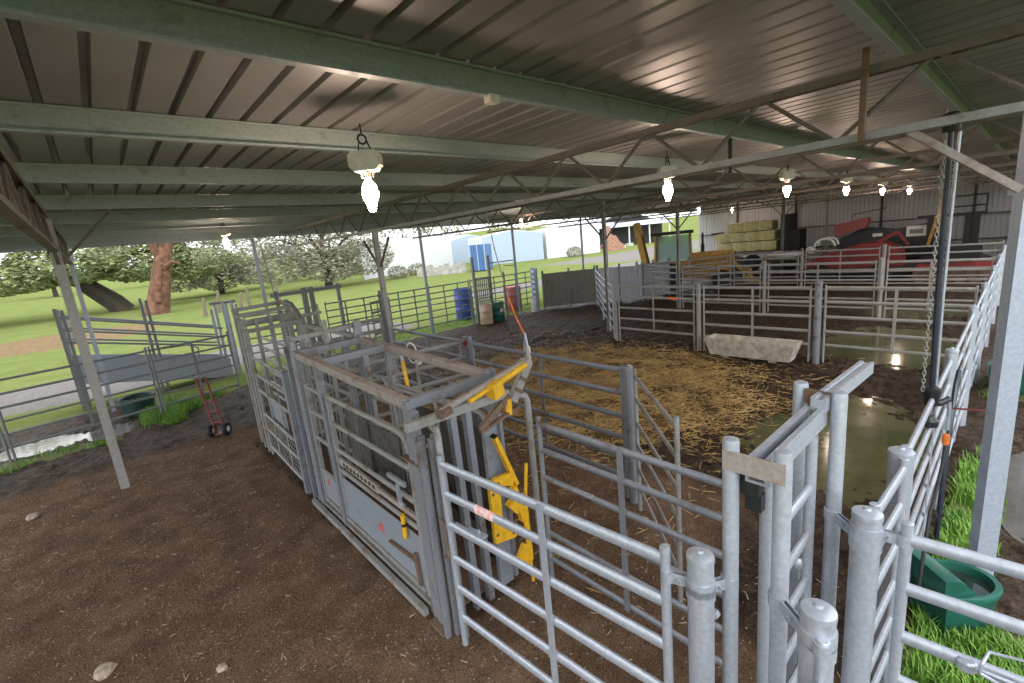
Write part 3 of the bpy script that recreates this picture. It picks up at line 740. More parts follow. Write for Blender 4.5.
t = thing('hanging_rope', 'thin grey rope dropping from the purlin over the far end of the race', 'rope', (3.15, 12.2, 2.5))
MB().ring_tube([(2.6, 12.2, 4.56), (2.95, 12.15, 4.45), (3.05, 12.2, 4.2), (3.2, 12.4, 2.75)], .012, None, 6).build('strand', 'rustlight', t); MB().lathe((3.2, 12.4, 2.62), [(.01, 0), (.05, .03), (.05, .1), (.01, .14)], 10).build('end_weight', 'galv_far', t)

# water pipe with chain hanging at the yard side fence
t = thing('water_pipe', 'dark poly water pipe hanging from the truss down to the yard rails', 'pipe', (5.06, .5, 1.75))
MB().ring_tube([(5.02, .5, 4.02), (5.1, .5, 3.6), (5.12, .49, 2.6), (5.14, .47, 1.82)], .019, None, 14).build('pipe', 'poly', t)
MB().ring_tube([(5.12, .455, 3.9), (5.135, .46, 3.6), (5.15, .46, 2.6), (5.165, .45, 1.85)], .012, None, 8).build('pale_conduit', 'galv', t)
MB().lathe((5.02, .5, 3.9), [(.05, 0), (.06, .02), (.06, .12), (.03, .14)], 14).build('top_fitting', 'dark', t)
e = MB().lathe((5.14, .47, 1.66), [(.03, 0), (.05, .02), (.052, .1), (.06, .11), (.06, .17), (.04, .18)], 14); e.ring_tube([(5.14, .47, 1.7), (5.2, .42, 1.68), (5.3, .37, 1.7)], .026, None, 10); e.lathe((5.05, .46, 1.5), [(.02, 0), (.06, .02), (.065, .07), (.03, .11)], 14)
e.tube((5.14, .47, 1.67), (5.05, .46, 1.55), .03, 10); e.build('elbow', 'black', t)
MB().ring_tube([(5.3, .37, 1.7), (5.3, .36, 1.6), (5.28, .36, 1.42)], .016, None, 8).build('brass_valve', 'galv', t)
MB().bar((5.3, .34, 1.62), (5.34, .12, 1.63), .03, .008).build('tap_lever', 'red', t, label='red tap lever')
MB().lathe((5.28, .36, 1.28), [(.022, 0), (.028, .02), (.028, .08), (.02, .1)], 10).build('hose_connector', 'orange', t, label='orange hose connector')
MB().ring_tube([(5.28, .36, 1.3), (5.2, .36, 1.12), (4.95, .36, 1.0), (4.6, .36, .95), (4.45, .36, .7), (4.35, .36, .4)], .013, None, 8).build('hose', 'dark', t)
MB().ring_tube([(6.2, .38, 1.72), (6.0, .38, 1.62), (5.75, .38, 1.0), (5.7, .38, .1)], .022, None, 8).build('riser', 'poly', t)
c = thing('hanging_chain', 'galvanised chain hanging beside the dark water pipe', 'chain', (4.98, .53, 1.8))
m = MB()
for i in range(62):
    z = 4.05 - i * .0365; x = 5.0 + .0017 * i; a = i * PI / 2; n_ = 8
    pts = [V((x + math.cos(a) * .011 * math.cos(q), .525 + math.sin(a) * .011 * math.cos(q), z + .024 * math.sin(q))) for q in [2 * PI * j / n_ for j in range(n_ + 1)]]
    m.ring_tube(pts, .004, None, 5, cap=False)
m.build('links', 'galv_old', c)

def tub(x, y, label, s=1., rz=0., k_=1.):
    """D-shaped moulded drinking tub: raised float box at the square end, round bowl at the other"""
    t = thing('water_tub', label, 'water tub', (x, y, 0))
    R = Matrix.Rotation(rz, 3, 'Z') @ Matrix.Diagonal((1, 1, k_)); n = 28
    def outline(k, z, kx=1.):
        o = []
        for j in range(n):
            a = -PI / 2 + PI * j / (n - 1); o.append(V((math.cos(a) * .47 * k + .02, math.sin(a) * .36 * k, z)))
        o += [V((-.32 * kx, .36 * k, z)), V((-.32 * kx, -.36 * k, z))]
        return [V((x, y, 0)) + R @ (p * s) for p in o]
    m = MB(); rings = [outline(.78, .0, .9), outline(.84, .03, .92), outline(.92, .30), outline(1.0, .38, 1.03), outline(1.02, .42, 1.04), outline(.98, .44, 1.0), outline(.86, .435, .88), outline(.84, .40, .86), outline(.74, .12, .8)]
    for r_ in rings: m.v += r_
    q = len(rings[0])
    for i in range(len(rings) - 1):
        for j in range(q): m.f.append((i * q + j, i * q + (j + 1) % q, (i + 1) * q + (j + 1) % q, (i + 1) * q + j))
    m.f.append(tuple(reversed(range(q)))); m.f.append(tuple((len(rings) - 1) * q + j for j in range(q)))
    m.build('tub_shell', 'green', t)
    f = MB(); T = lambda a, b, c: V((x, y, 0)) + R @ (V((a, b, c)) * s)
    pr = [(-.36, .42), (-.36, .60), (-.20, .60), (-.12, .56), (.02, .45), (.02, .41)]
    k = len(f.v)
    for d in (-.33, .33):
        for (a, c_) in pr: f.v.append(T(a, d * (1 if a < -.1 else .86), c_))
    for j in range(len(pr)): f.f.append((j, (j + 1) % len(pr), len(pr) + (j + 1) % len(pr), len(pr) + j))
    f.f.append(tuple(range(len(pr)))); f.f.append(tuple(len(pr) + j for j in range(len(pr))))
    f.build('float_cover', 'green', t)
    w = MB(); w.v = [p for p in outline(.84, .36, .86)]; w.f = [tuple(range(len(w.v)))]
    w.build('water', 'tubwater', t)
    return t
tub(4.68, .19, 'green moulded water tub full of dark water on the grass', .64, -.8, 1.35)
tub(11.7, .02, 'distant green water tub seen through the yard side rails', .95, .1)

# ------------------------------------------------------------------ cattle crush
XL, XR, YF, YB = 1.76, 2.68, 3.46, 6.38
zt_ = lambda y: 2.14 + .1 * (y - YF) / (YB - YF)
cr_ = thing('cattle_crush', 'galvanised cattle crush with yellow head bail levers and sheeted lower doors', 'cattle crush', (2.16, 4.9, 0))
def P(name, mat, m, par=None, **k): return m.build(name, mat, par or cr_, **k)
for (x, y) in ((XL, YF), (XR, YF), (XL, YB), (XR, YB)):
    P('corner_post', 'galv_mid', MB().bar((x, y, .0), (x, y, zt_(y) + (.075 if x > 2 else .03)), .085, .085, (0, 1, 0)), smooth=False)
P('corner_post', 'galv_mid', MB().bar((XL - .02, YF - .1, .0), (XL - .02, YF - .1, 2.1), .07, .07, (0, 1, 0)), smooth=False)
P('mid_post', 'galv_mid', MB().bar((XL, 5.62, 0), (XL, 5.62, 2.18), .075, .075, (0, 1, 0)), smooth=False)
P('mid_post', 'galv_mid', MB().bar((XR, 5.62, 0), (XR, 5.62, 2.18), .075, .075, (0, 1, 0)), smooth=False)
for x in (XL, XR): P('top_rail', 'rustlight', MB().bar((x, YF, 2.14), (x, YB, 2.24), .075, .085), smooth=False)
for y in (YF, 5.62, YB): P('cross_rail', 'galv_mid', MB().bar((XL, y, zt_(y)), (XR, y, zt_(y)), .08, .085), smooth=False)
P('floor_plate', 'rust', MB().box((2.16, 4.85, .03), (.86, 2.95, .05)), smooth=False)
for dx in (0, -.085): P('skid_rail', 'galv_old', MB().bar((XL + dx, YF + .1, .06 + dx * .3), (XL + dx, YB + .25, .06 + dx * .3), .05, .075), smooth=False)
P('skid_rail', 'galv_old', MB().bar((XR, YF, .06), (XR, YB, .06), .05, .08), smooth=False)
P('foot_plate', 'rust', MB().box((XL - .02, YF - .12, .012), (.2, .24, .024)), smooth=False)

def bentframe(x, y0, y1, z0, z1, r=.028, rad=.16, both=False):
    """three-sided pipe frame, rounded at the y0 top corner (and y1 too)"""
    pts = [V((x, y0, z0))]
    for i in range(6):
        a = PI - PI / 2 * i / 5; pts.append(V((x, y0 + rad + math.cos(a) * rad, z1 - rad + math.sin(a) * rad)))
    if both:
        for i in range(6):
            a = PI / 2 - PI / 2 * i / 5; pts.append(V((x, y1 - rad + math.cos(a) * rad, z1 - rad + math.sin(a) * rad)))
        pts.append(V((x, y1, z0)))
    else: pts.append(V((x, y1, z1)))
    return MB().ring_tube(pts, r, None, 10)
def side_door(name, x, y0, y1, zr, sheet, marks, out, mat='galv_old'):
    d = P(name, mat, bentframe(x, y0, y1, .12, zr[0]))
    for z in zr[1:]: P('rail', mat, MB().ring_tube([(x, y0 + .03, z), (x, y1, z)], .022, .028, 8, up=(0, 0, 1)), None).parent = d
    P('stile', mat, MB().bar((x, y1, .12), (x, y1, 1.85), .05, .05, (0, 1, 0)), smooth=False).parent = d
    if sheet:
        P('sheet', 'sheetblue' if x < 2.2 else 'mudsheet', MB().box((x + out * .012, (y0 + y1) / 2, (sheet[0] + sheet[1]) / 2), (.006, y1 - y0 - .06, sheet[1] - sheet[0])), smooth=False).parent = d
        P('lower_rail', mat, MB().bar((x + out * .02, y0 + .03, sheet[0] - .02), (x + out * .02, y1, sheet[0] - .02), .04, .05), smooth=False).parent = d
    for (yy, zz) in marks:
        mk = MB()
        for i in range(9):
            a = random.uniform(0, PI); ln = random.uniform(.03, .07); w = random.uniform(.006, .014)
            c_ = V((x + out * (.017 + .0004 * i), yy + random.uniform(-.03, .03), zz + random.uniform(-.03, .03))); dd = V((0, math.cos(a), math.sin(a)))
            n_ = V((0, -dd.z, dd.y)) * w; mk.quad(c_ - dd * ln - n_, c_ + dd * ln - n_ * .4, c_ + dd * ln + n_ * .4, c_ - dd * ln + n_)
        P('spray_mark', 'redspray', mk).parent = d
    return d
d1 = side_door('side_door', XL + .02, 3.62, 5.54, (1.80, 1.46, 1.12, .84), (.2, .76), ((4.52, .48),), -1)
rb = P('ratchet_bar', 'rustlight', MB().bar((XL + .02, 4.45, .96), (XL + .02, 5.5, .98), .03, .1).bar((XL + .02, 3.64, .95), (XL + .02, 4.45, .96), .03, .05), smooth=False); rb.parent = d1
m = MB()
for i in range(9): m.box((XL + .003, 4.55 + i * .1, .965), (.006, .05, .045))
P('slot_row', 'shade', m, smooth=False).parent = d1
d2 = side_door('side_door', XL + .02, 5.72, 6.28, (1.80, 1.46, 1.09, .6), (.2, .62), ((6.06, .5),), -1)
d3 = side_door('side_door', XR - .02, 3.56, 5.52, (1.72, 1.4, 1.1, .8), (.15, .75), (), -1)
d4 = side_door('side_door', XR - .02, 5.72, 6.28, (1.75, 1.4, 1.05, .7), (.15, .6), (), -1)
P('rubber_sheet', 'mudrubber', MB().box((XR - .05, 4.45, .95), (.02, 1.65, 1.2)), smooth=False)
P('squeeze_panel', 'mudsheet', MB().box((XR - .06, 5.95, .55), (.02, .75, .8), 0.), smooth=False)
P('window_frame', 'galv_old', MB().ring_tube([(XR - .07, 4.5, 1.05), (XR - .07, 5.45, 1.05), (XR - .07, 5.5, 1.1), (XR - .07, 5.5, 1.65), (XR - .07, 5.45, 1.7), (XR - .07, 4.5, 1.7), (XR - .07, 4.45, 1.65), (XR - .07, 4.45, 1.1), (XR - .07, 4.5, 1.05)], .022, None, 8))
P('door_latch', 'galv', MB().bar((XL - .03, 3.70, 1.3), (XL - .03, 4.04, 1.3), .03, .045).bar((XL - .05, 3.82, 1.28), (XL - .05, 3.82, 1.08), .035, .03).tube((XL - .05, 3.82, 1.08), (XL - .05, 3.75, 1.08), .018, 8), smooth=False)
P('latch_plate', 'rust', MB().bar((XL - .02, 3.62, 1.62), (XL - .02, 3.25, 1.62), .09, .02).bar((XL - .06, 3.3, 1.57), (XL - .06, 3.3, 1.75), .03, .012))
h_ = P('lever_handle', 'yellow', MB().ring_tube([(XL - .03, 3.86, .93), (XL - .03, 3.87, .67)], .024, None, 10))
P('grip_band', 'dark', MB().lathe((XL - .03, 3.864, .80), [(.0245, 0), (.026, .002), (.026, .03), (.0245, .032)], 10)).parent = h_
P('spring_arm', 'rust', MB().bar((XL - .02, 3.74, .47), (XL - .02, 4.3, .43), .03, .025).bar((XL - .02, 3.72, .2), (XL - .02, 3.74, .55), .03, .04))
for k_, (y, z) in enumerate(((5.36, 1.82), (5.12, 1.42))):
    h_ = P('yellow_lever', 'yellow', MB().ring_tube([(XR + .06, y, z + .22), (XR + .06, y - .05, z - .18)], .027, None, 10))
    P('grip_band', 'dark', MB().lathe((XR + .06, y - .02, z), [(.0275, 0), (.029, .002), (.029, .03), (.0275, .032)], 10)).parent = h_
P('lever_stem', 'galv', MB().tube((XR + .06, 5.38, 2.2), (XR + .06, 5.36, 2.03), .022, 8))
rp = [V((XR + .1, 5.15 + .13 * math.cos(a), 2.16 + .13 * math.sin(a))) for a in [i * PI / 9 for i in range(17)]]
P('latch_rope', 'white', MB().ring_tube(rp, .008, None, 6).lathe((XR + .1, 5.0, 2.02), [(.001, 0), (.035, .015), (.035, .04), (.001, .05)], 8))

# head bail on the front frame
hb = thing('head_bail', 'head bail with yellow ram and lever gear on the front of the cattle crush', 'head bail', (2.2, 3.25, 0))
def H(name, mat, m, par=None, **k):
    o = m.build(name, mat, hb, **k)
    if par is not None: o.parent = par
    return o
for x, w in ((2.06, .06), (2.22, .06)):
    H('yoke_bar', 'galv_mid', MB().bar((x, 3.25, .02), (x - .02, 3.25, 2.02), w, .07, (0, 1, 0)), smooth=False)
dr = H('bail_door', 'sheetblue', MB().box((2.45, 3.27, .92), (.16, .05, 1.75)), smooth=False)
H('door_edge', 'galv_mid', MB().bar((2.545, 3.22, .1), (2.545, 3.22, 1.85), .04, .04, (0, 1, 0)), dr, smooth=False)
dl = H('bail_door', 'galv_mid', MB().box((1.86, 3.27, .95), (.1, .05, 1.75)), smooth=False)
H('door_rail', 'galv_mid', MB().tube((1.82, 3.22, .05), (1.82, 3.22, 1.9), .025, 10), dl)
up_ = MB().ring_tube([(2.62, 3.28, 1.98), (2.80, 3.2, 1.96), (2.855, 3.18, 1.94), (2.875, 3.17, 1.88), (2.88, 3.17, .0)], .034, None, 12)
H('side_hoop', 'galv_old', up_)
up_ = MB().ring_tube([(1.74, 3.22, 1.92), (1.66, 3.1, 1.92), (1.64, 3.07, 1.88), (1.64, 3.07, .0)], .03, None, 12)
H('side_hoop', 'galv_old', MB().ring_tube([(1.82, 3.22, 1.97), (1.80, 3.12, 1.97), (1.79, 3.09, 1.93), (1.79, 3.08, .0)], .03, None, 12))
for x, y in ((1.74, 3.28), (1.68, 3.2), (1.76, 3.16)): H('guide_bar', 'galv_mid', MB().bar((x, y, .0), (x, y, 1.9), .045, .045, (0, 1, 0)), smooth=False)
H('latch_rod', 'rust', MB().ring_tube([(1.7, 3.1, 1.22), (1.7, 3.03, 1.2), (1.7, 3.03, .88), (1.7, 3.1, .86)], .012, None, 6))
la = H('lower_arm', 'galv_old', MB().bar((1.56, 3.17, 2.06), (2.66, 3.2, 2.02), .05, .075), smooth=False)
ua = H('upper_arm', 'rustlight', MB().bar((1.88, 3.14, 2.1), (2.92, 3.2, 2.27), .035, .04), smooth=False)
H('pivot_bracket', 'rust', MB().bar((1.84, 3.12, 2.08), (1.96, 3.13, 2.1), .08, .06).tube((1.88, 3.06, 2.1), (1.88, 3.2, 2.1), .02, 8))
lk = H('end_link', 'galv_old', MB().bar((2.71, 3.2, 1.92), (2.95, 3.2, 2.24), .085, .06, (0, 1, 0)), smooth=False)
H('link_roller', 'rustlight', MB().lathe((2.93, 3.2, 2.25), [(.001, -.05), (.045, -.05), (.045, .05), (.001, .05)], 12, rot=Matrix.Rotation(PI / 2, 3, 'X')), lk)
for q in (.3, .6): H('link_plate', 'rust', MB().bar(lerp((2.71, 3.16, 1.92), (2.95, 3.16, 2.24), q - .03), lerp((2.71, 3.16, 1.92), (2.95, 3.16, 2.24), q + .03), .11, .02, (0, 1, 0)), lk)
rm = H('ram', 'yellow', MB().ring_tube([(2.17, 3.13, 2.10), (2.42, 3.15, 2.145)], .024, None, 12).ring_tube([(2.5, 3.16, 2.155), (2.9, 3.18, 2.235)], .034, None, 12), label='yellow ram')
H('ram_block', 'yellow', MB().bar((2.40, 3.13, 2.115), (2.52, 3.14, 2.14), .12, .14), rm, smooth=False)
H('strut', 'rust', MB().bar((2.28, 3.18, 1.78), (2.66, 3.18, 2.0), .03, .06), smooth=False)
H('strut', 'rust', MB().bar((2.28, 3.18, 1.76), (2.76, 3.18, 1.86), .05, .03), smooth=False)
H('stop_cap', 'yellow', MB().tube((2.64, 3.18, 1.82), (2.645, 3.18, 1.97), .032, 10))
lv = H('lever', 'yellow', MB().bar((2.405, 3.15, 1.68), (2.60, 3.14, 1.12), .04, .06, (0, 1, 0)), label='yellow lever', smooth=False)
H('lever_tip', 'dark', MB().bar((2.400, 3.15, 1.695), (2.406, 3.15, 1.678), .044, .064, (0, 1, 0)), lv, smooth=False)
# yellow lock plate: a C-shaped plate carrying ratchet and rod
pl = [(2.26, .66), (2.26, 1.22), (2.33, 1.30), (2.52, 1.28), (2.56, 1.20), (2.54, 1.14), (2.44, 1.18), (2.38, 1.12), (2.37, .86), (2.40, .76), (2.55, .72), (2.58, .64), (2.50, .60)]
lp = H('lock_plate', 'yellow', MB().prism([(a, b) for (a, b) in pl], 'y', 3.11, 3.15), smooth=False)
bh = MB()
for (a, b) in ((2.29, .74), (2.29, 1.16), (2.36, 1.24), (2.48, .66)): bh.lathe((a, 3.108, b), [(.001, -.004), (.016, -.004), (.016, .004), (.001, .004)], 8, rot=Matrix.Rotation(PI / 2, 3, 'X'))
H('bolt_holes', 'rust', bh, lp)
H('ratchet', 'yellow', MB().prism([(2.42, .99), (2.53, 1.04), (2.58, .92), (2.52, .86)], 'y', 3.06, 3.13).bar((2.53, 3.1, 1.14), (2.61, 3.1, .74), .05, .06, (0, 1, 0)), lp, smooth=False)
H('quadrant', 'yellow', MB().prism([(2.45, .38), (2.56, .52), (2.64, .46), (2.66, .30), (2.60, .27)], 'y', 3.06, 3.1), lp, smooth=False)
H('lock_rod', 'yellow', MB().tube((2.63, 3.08, 1.02), (2.64, 3.08, .30), .032, 12).tube((2.64, 3.08, .28), (2.645, 3.08, .04), .018, 8).tube((2.72, 3.1, 1.3), (2.66, 3.1, .9), .018, 8), lp)

# vet section and race behind the crush
vs = thing('vet_section', 'tall-posted vet section frame joined behind the cattle crush', 'vet section', (2.2, 6.7, 0))
def Q(name, mat, m, **k): return m.build(name, mat, vs, **k)
for (x, y, h, w) in ((1.77, 6.50, 2.40, .06), (1.79, 6.63, 2.46, .06), (1.75, 6.78, 2.3, .05), (1.73, 7.0, 1.9, .09), (2.68, 6.52, 2.5, .075), (2.76, 6.62, 2.5, .06), (2.68, 7.0, 2.4, .07)):
    Q('upright', 'galv_mid', MB().bar((x, y, 0), (x, y, h), w, w, (0, 1, 0)), smooth=False)
for (y, z) in ((6.55, 2.42), (6.62, 2.22)): Q('cross_rail', 'galv_old', MB().bar((1.77, y, z), (2.72, y + .05, z + .02), .05, .06), smooth=False)
for (z) in (1.75, 2.3): Q('rail', 'galv_old', MB().bar((2.64, 6.6, z), (2.64, 8.9, z), .05, .06), smooth=False)
Q('slide_gate', 'galv_old', MB().bar((2.0, 6.55, .2), (2.0, 6.55, 2.3), .04, .04, (0, 1, 0)).bar((2.25, 6.55, .2), (2.25, 6.55, 2.6), .05, .05, (0, 1, 0)).bar((2.45, 6.55, .2), (2.45, 6.55, 2.3), .04, .04, (0, 1, 0)).bar((2.0, 6.55, .3), (2.45, 6.55, .3), .04, .06).bar((2.0, 6.55, 1.3), (2.45, 6.55, 1.3), .04, .06), smooth=False)
Q('sheet', 'mudsheet', MB().box((2.6, 6.95, .6), (.02, .8, 1.0)), smooth=False)

sd = panel((1.73, 7.12), (1.78, 9.1), 'race side gate with mesh in its lower half beside the brown dirt', 'gate', 'race_gate', zs=[1.86, 1.55, 1.25, .8, .5, .15], h=1.95, mids=(.35, .75), mat='galv_old', rr=(.02, .026))
w = MB()
for i in range(16): y = 7.2 + i * .112; w.tube((1.73 + .045 * i / 16, y, .1), (1.73 + .045 * i / 16, y, .8), .003, 4)
for i in range(8): z = .12 + i * .095; w.tube((1.73, 7.15, z), (1.775, 8.97, z), .003, 4)
w.build('wire_mesh', 'galv_old', sd)
MB().box((1.81, 8.2, .9), (.006, 1.0, .5), -.03).build('sheet', 'sheetblue', sd, smooth=False)
panel((2.66, 7.1), (2.70, 9.1), 'race side panel opposite the mesh gate', zs=[1.86, 1.55, 1.25, .8, .5, .15], mids=(.5,), mat='galv_old')
panel((2.72, 10.15), (2.75, 12.9), 'second race side panel beyond the head gate arch', mids=(.5,), mat='galv_old')

ar = thing('gate_arch', 'tall sliding gate arch of old grey steel at the far end of the race', 'gate frame', (2.2, 9.6, 0))
def A_(name, m, mat='galv_old', **k): return m.build(name, mat, ar, **k)
for (x, y, h) in ((1.80, 9.3, 2.35), (1.81, 9.6, 2.52), (1.83, 9.95, 2.66), (2.74, 9.35, 2.35), (2.76, 10.0, 2.68)): A_('upright', MB().bar((x, y, 0), (x, y, h), .085, .085, (0, 1, 0)), smooth=False)
for (y, z) in ((9.3, 2.3), (9.6, 2.44), (9.78, 2.56), (9.97, 2.66)): A_('cross_rail', MB().bar((1.78, y, z), (2.80, y, z + .03), .07, .07), smooth=False)
A_('cross_rail', MB().bar((1.9, 9.9, 2.36), (3.4, 9.95, 2.36), .05, .06), smooth=False)
A_('curved_rail', MB().ring_tube([(2.66, 9.8, 2.68), (2.7, 9.5, 2.66), (2.7, 9.2, 2.5), (2.7, 8.9, 2.2), (2.7, 8.75, 1.8), (2.7, 8.7, .02)], .05, None, 10))
A_('slide_bar', MB().bar((2.05, 9.5, .1), (2.05, 9.5, 2.5), .05, .05, (0, 1, 0)).bar((2.3, 9.5, .1), (2.3, 9.5, 2.5), .05, .05, (0, 1, 0)).bar((2.5, 9.5, .1), (2.5, 9.5, 2.5), .05, .05, (0, 1, 0)), smooth=False)
ch = thing('overhead_beam', 'dark overhead beam on posts crossing the race near the outer eave', 'gate frame', (4.45, 14, 0))
MB().bar((3.5, 14, 2.6), (5.5, 14, 2.62), .09, .1).build('beam', 'galv_far', ch, smooth=False)
for x, w in ((3.65, .08), (4.4, .14), (4.6, .12), (5.4, .08)): MB().bar((x, 14, 0), (x, 14, 2.72), w, .1, (0, 1, 0)).build('upright', 'galv_far', ch, smooth=False)
for x, y, l in ((3.3, 12.3, 'dark forcing gate standing across the race end'), (5.9, 13.0, 'dark forcing gate turned along the race end')):
    panel((x, y), (x + .9, y + .6), l, 'gate', 'forcing_gate', mat='galv_far', mids=(.3, .6), h=2.1, zs=[2.05, 1.75, 1.45, 1.1, .75, .4])
panel((2.85, 9.75), (4.72, 9.98), 'double-railed force panel from the gate arch to the shed post', mat='galv_old', zs=[1.98, 1.72, 1.4, 1.1, .75, .4], h=2.05, square=True, rr=(.03, .04), mids=())
panel((2.85, 6.9), (4.6, 6.72), 'dull cross panel closing the gap behind the crush', mat='galv_old', zs=[1.75, 1.45, 1.15, .85, .5], mids=(.5,))

# ------------------------------------------------------------------ boundary on the open side
BZ = [1.7, 1.42, 1.14, .86, .58, .3]
for a, b, l in (((-4.6, 13.1), (-2.05, 13.62), 'boundary rail panel at the outermost end by the field'), ((-1.98, 13.64), (.55, 14.08), 'boundary rail panel behind the tall lone shed post'), ((.62, 14.1), (2.35, 14.42), 'boundary rail panel behind the red hand truck')):
    panel(a, b, l, mat='galv_far', zs=BZ, mids=(.5,), h=1.8, rr=(.018, .026))
t = thing('loading_ramp', 'cattle loading ramp with sloping rails and a long sheeted side beyond the boundary', 'loading ramp', (.9, 17.5, 0))
for (x, y, h) in ((-.96, 17.25, 2.86), (-.83, 17.3, 2.8), (.86, 17.4, 2.86), (.99, 17.42, 2.78), (-.96, 18.3, 2.8), (.9, 18.4, 2.8)): MB().bar((x, y, 0), (x, y, h), .07, .07, (0, 1, 0)).build('post', 'galv_far', t, smooth=False)
for y in (17.25, 18.3):
    for z0, z1 in ((2.62, 1.6), (2.28, 1.3), (1.95, 1.02)): MB().ring_tube([(-.96, y, z0), (2.75, y + .15, z1)], .02, .03, 8, up=(0, 0, 1)).build('rail', 'galv_far', t)
    MB().prism([(-.96, .75), (-.96, 1.45), (-.6, 1.4), (2.75, .62), (2.75, .1), (2.3, .06)], 'y', y + .02, y + .035).build('side_sheet', 'sheetblue', t, smooth=False)
MB().prism([(-.96, .9), (-.96, .98), (2.75, .16), (2.75, .08)], 'y', 17.3, 18.3).build('deck', 'wood', t, smooth=False)
MB().ring_tube([(.6, 17.15, 1.35), (1.7, 17.15, 1.3), (1.95, 17.15, 1.15), (1.9, 17.15, .8)], .025, None, 8).build('gate_hoop', 'galv_far', t)
t = thing('drafting_race', 'cluster of tall upright steel posts at the foot of the loading ramp', 'gate frame', (2.9, 17.5, 0))
for (x, y, h) in ((2.55, 17.4, 2.25), (2.7, 17.6, 2.5), (2.9, 17.45, 2.42), (3.02, 17.65, 2.45), (3.15, 17.4, 2.38), (3.3, 17.6, 2.3)): MB().bar((x, y, 0), (x, y, h), .075, .06, (0, 1, 0)).build('upright', 'columnblue', t, smooth=False)
MB().bar((2.55, 17.5, 2.42), (3.3, 17.55, 2.4), .06, .08).build('head_rail', 'galv_far', t, smooth=False)
panel((3.4, 17.3), (5.7, 16.95), 'outer fence panel beside the tall upright cluster', mat='galv_far', zs=[1.85, 1.6, 1.35, 1.1, .85, .6, .35], h=1.95, rr=(.018, .026))

# hand truck
t = thing('hand_truck', 'red hand truck parked upright on the dirt near the race', 'hand truck', (1.28, 11.15, 0))
ax_ = V((.8, -.6, 0)).normalized(); lean = V((.6, .8, 0)) * -.16
O = V((1.28, 11.15, .13))
for s in (-1, 1):
    MB().ring_tube([O + ax_ * (s * .09) - lean * .1, O + ax_ * (s * .09) + lean * .9 + V((0, 0, .95)), O + ax_ * (s * .095) + lean * 1.1 + V((0, 0, 1.15)), O + ax_ * (s * .08) + lean * 1.5 + V((0, 0, 1.24))], .021, None, 8).build('side_tube', 'redpipe', t)
    w = O + ax_ * (s * .15) + V((0, 0, .02))
    Rw = Vector((0, 0, 1)).rotation_difference(ax_).to_matrix()
    wh = MB().lathe(w, [(.07, -.04), (.13, -.04), (.145, -.02), (.145, .02), (.13, .04), (.07, .04)], 18, rot=Rw).build('wheel', 'dark', t)
    MB().lathe(w, [(.001, -.04), (.06, -.043), (.07, -.03), (.07, .03), (.06, .043), (.001, .045)], 14, rot=Rw).build('hub', 'white', wh)
for z in (.2, .45, .7, .95): MB().tube(O - ax_ * .09 + lean * z + V((0, 0, z)), O + ax_ * .09 + lean * z + V((0, 0, z)), .015, 8).build('cross_tube', 'redpipe', t)
MB().tube(O - ax_ * .15, O + ax_ * .15, .012, 8).build('axle', 'rust', t)
MB().ring_tube([O + ax_ * -.08 + lean * 1.5 + V((0, 0, 1.24)), O + lean * 1.7 + V((0, 0, 1.3)), O + ax_ * .08 + lean * 1.5 + V((0, 0, 1.24))], .017, None, 8).build('handle', 'rustlight', t)
MB().bar(O - lean * .3 - ax_ * .12 + V((0, 0, -.06)), O - lean * .3 + ax_ * .12 + V((0, 0, -.06)), .2, .012).build('toe_plate', 'redpipe', t)

t = thing('round_tub', 'dark green round tub standing outside the boundary rails', 'tub', (.16, 15.2, 0))
MB().lathe((.16, 15.2, 0), [(.28, 0), (.33, .02), (.37, .42), (.40, .44), (.40, .47), (.37, .47), (.34, .44), (.31, .06)], 24).build('shell', 'greendark', t)
MB().lathe((.16, 15.2, .33), [(.001, 0), (.335, .0)], 24).build('water', 'tubwater', t)

# long fence on the open side
bx = [5.8, 7.95, 10.1, 12.25, 14.3, 16.3]
FL = ['long boundary panel behind the race end', 'boundary panel in front of the white building', 'boundary panel beside the drums', 'boundary panel before the blue container', 'boundary panel at the stacked gates']
BF = [1.92, 1.66, 1.42, 1.18, .92, .64, .34]
for i in range(5):
    panel((bx[i] + .06, 16.62), (bx[i + 1] - .06, 16.58), FL[i], mat='galv_far', zs=BF, h=2.0, mids=(.35, .7), rr=(.017, .026))
for i, (x, l) in enumerate(((7.95, 'boundary post nearer the race'), (10.1, 'boundary post before the white building'), (14.3, 'boundary post by the blue container'))):
    capped_post(x, 16.6, 2.1, .05, l, 'galv_far', name='fence_post')
for i in range(4): panel((15.5 + .16 * i, 15.75 + .1 * i), (16.0 + .16 * i, 16.5 + .1 * i), 'galvanised gate stacked on edge against the boundary fence', 'gate', 'stacked_gate', mat='columnblue', zs=BF, h=2.1, mids=(), group='gates stacked at the boundary fence')
t = thing('draft_gate', 'close-barred draft gate with two tall posts above the drums', 'gate', (12.8, 16.3, 0))
for x in (12.35, 13.25): MB().bar((x, 16.35, 0), (x, 16.35, 2.95), .1, .1, (0, 1, 0)).build('tall_post', 'galv_far', t, smooth=False)
for i in range(7): MB().bar((12.45 + .115 * i, 16.35, .3), (12.45 + .115 * i, 16.35, 2.0), .04, .04, (0, 1, 0)).build('bar', 'galv_far', t, smooth=False)
for z in (.3, 1.1, 2.0): MB().bar((12.4, 16.35, z), (13.2, 16.35, z), .05, .05).build('rail', 'galv_far', t, smooth=False)
MB().bar((13.25, 16.35, 2.6), (14.9, 16.35, 2.6), .04, .05).bar((14.2, 16.35, 2.4), (14.9, 16.35, 2.35), .04, .04).build('arm', 'galv_far', t, smooth=False)
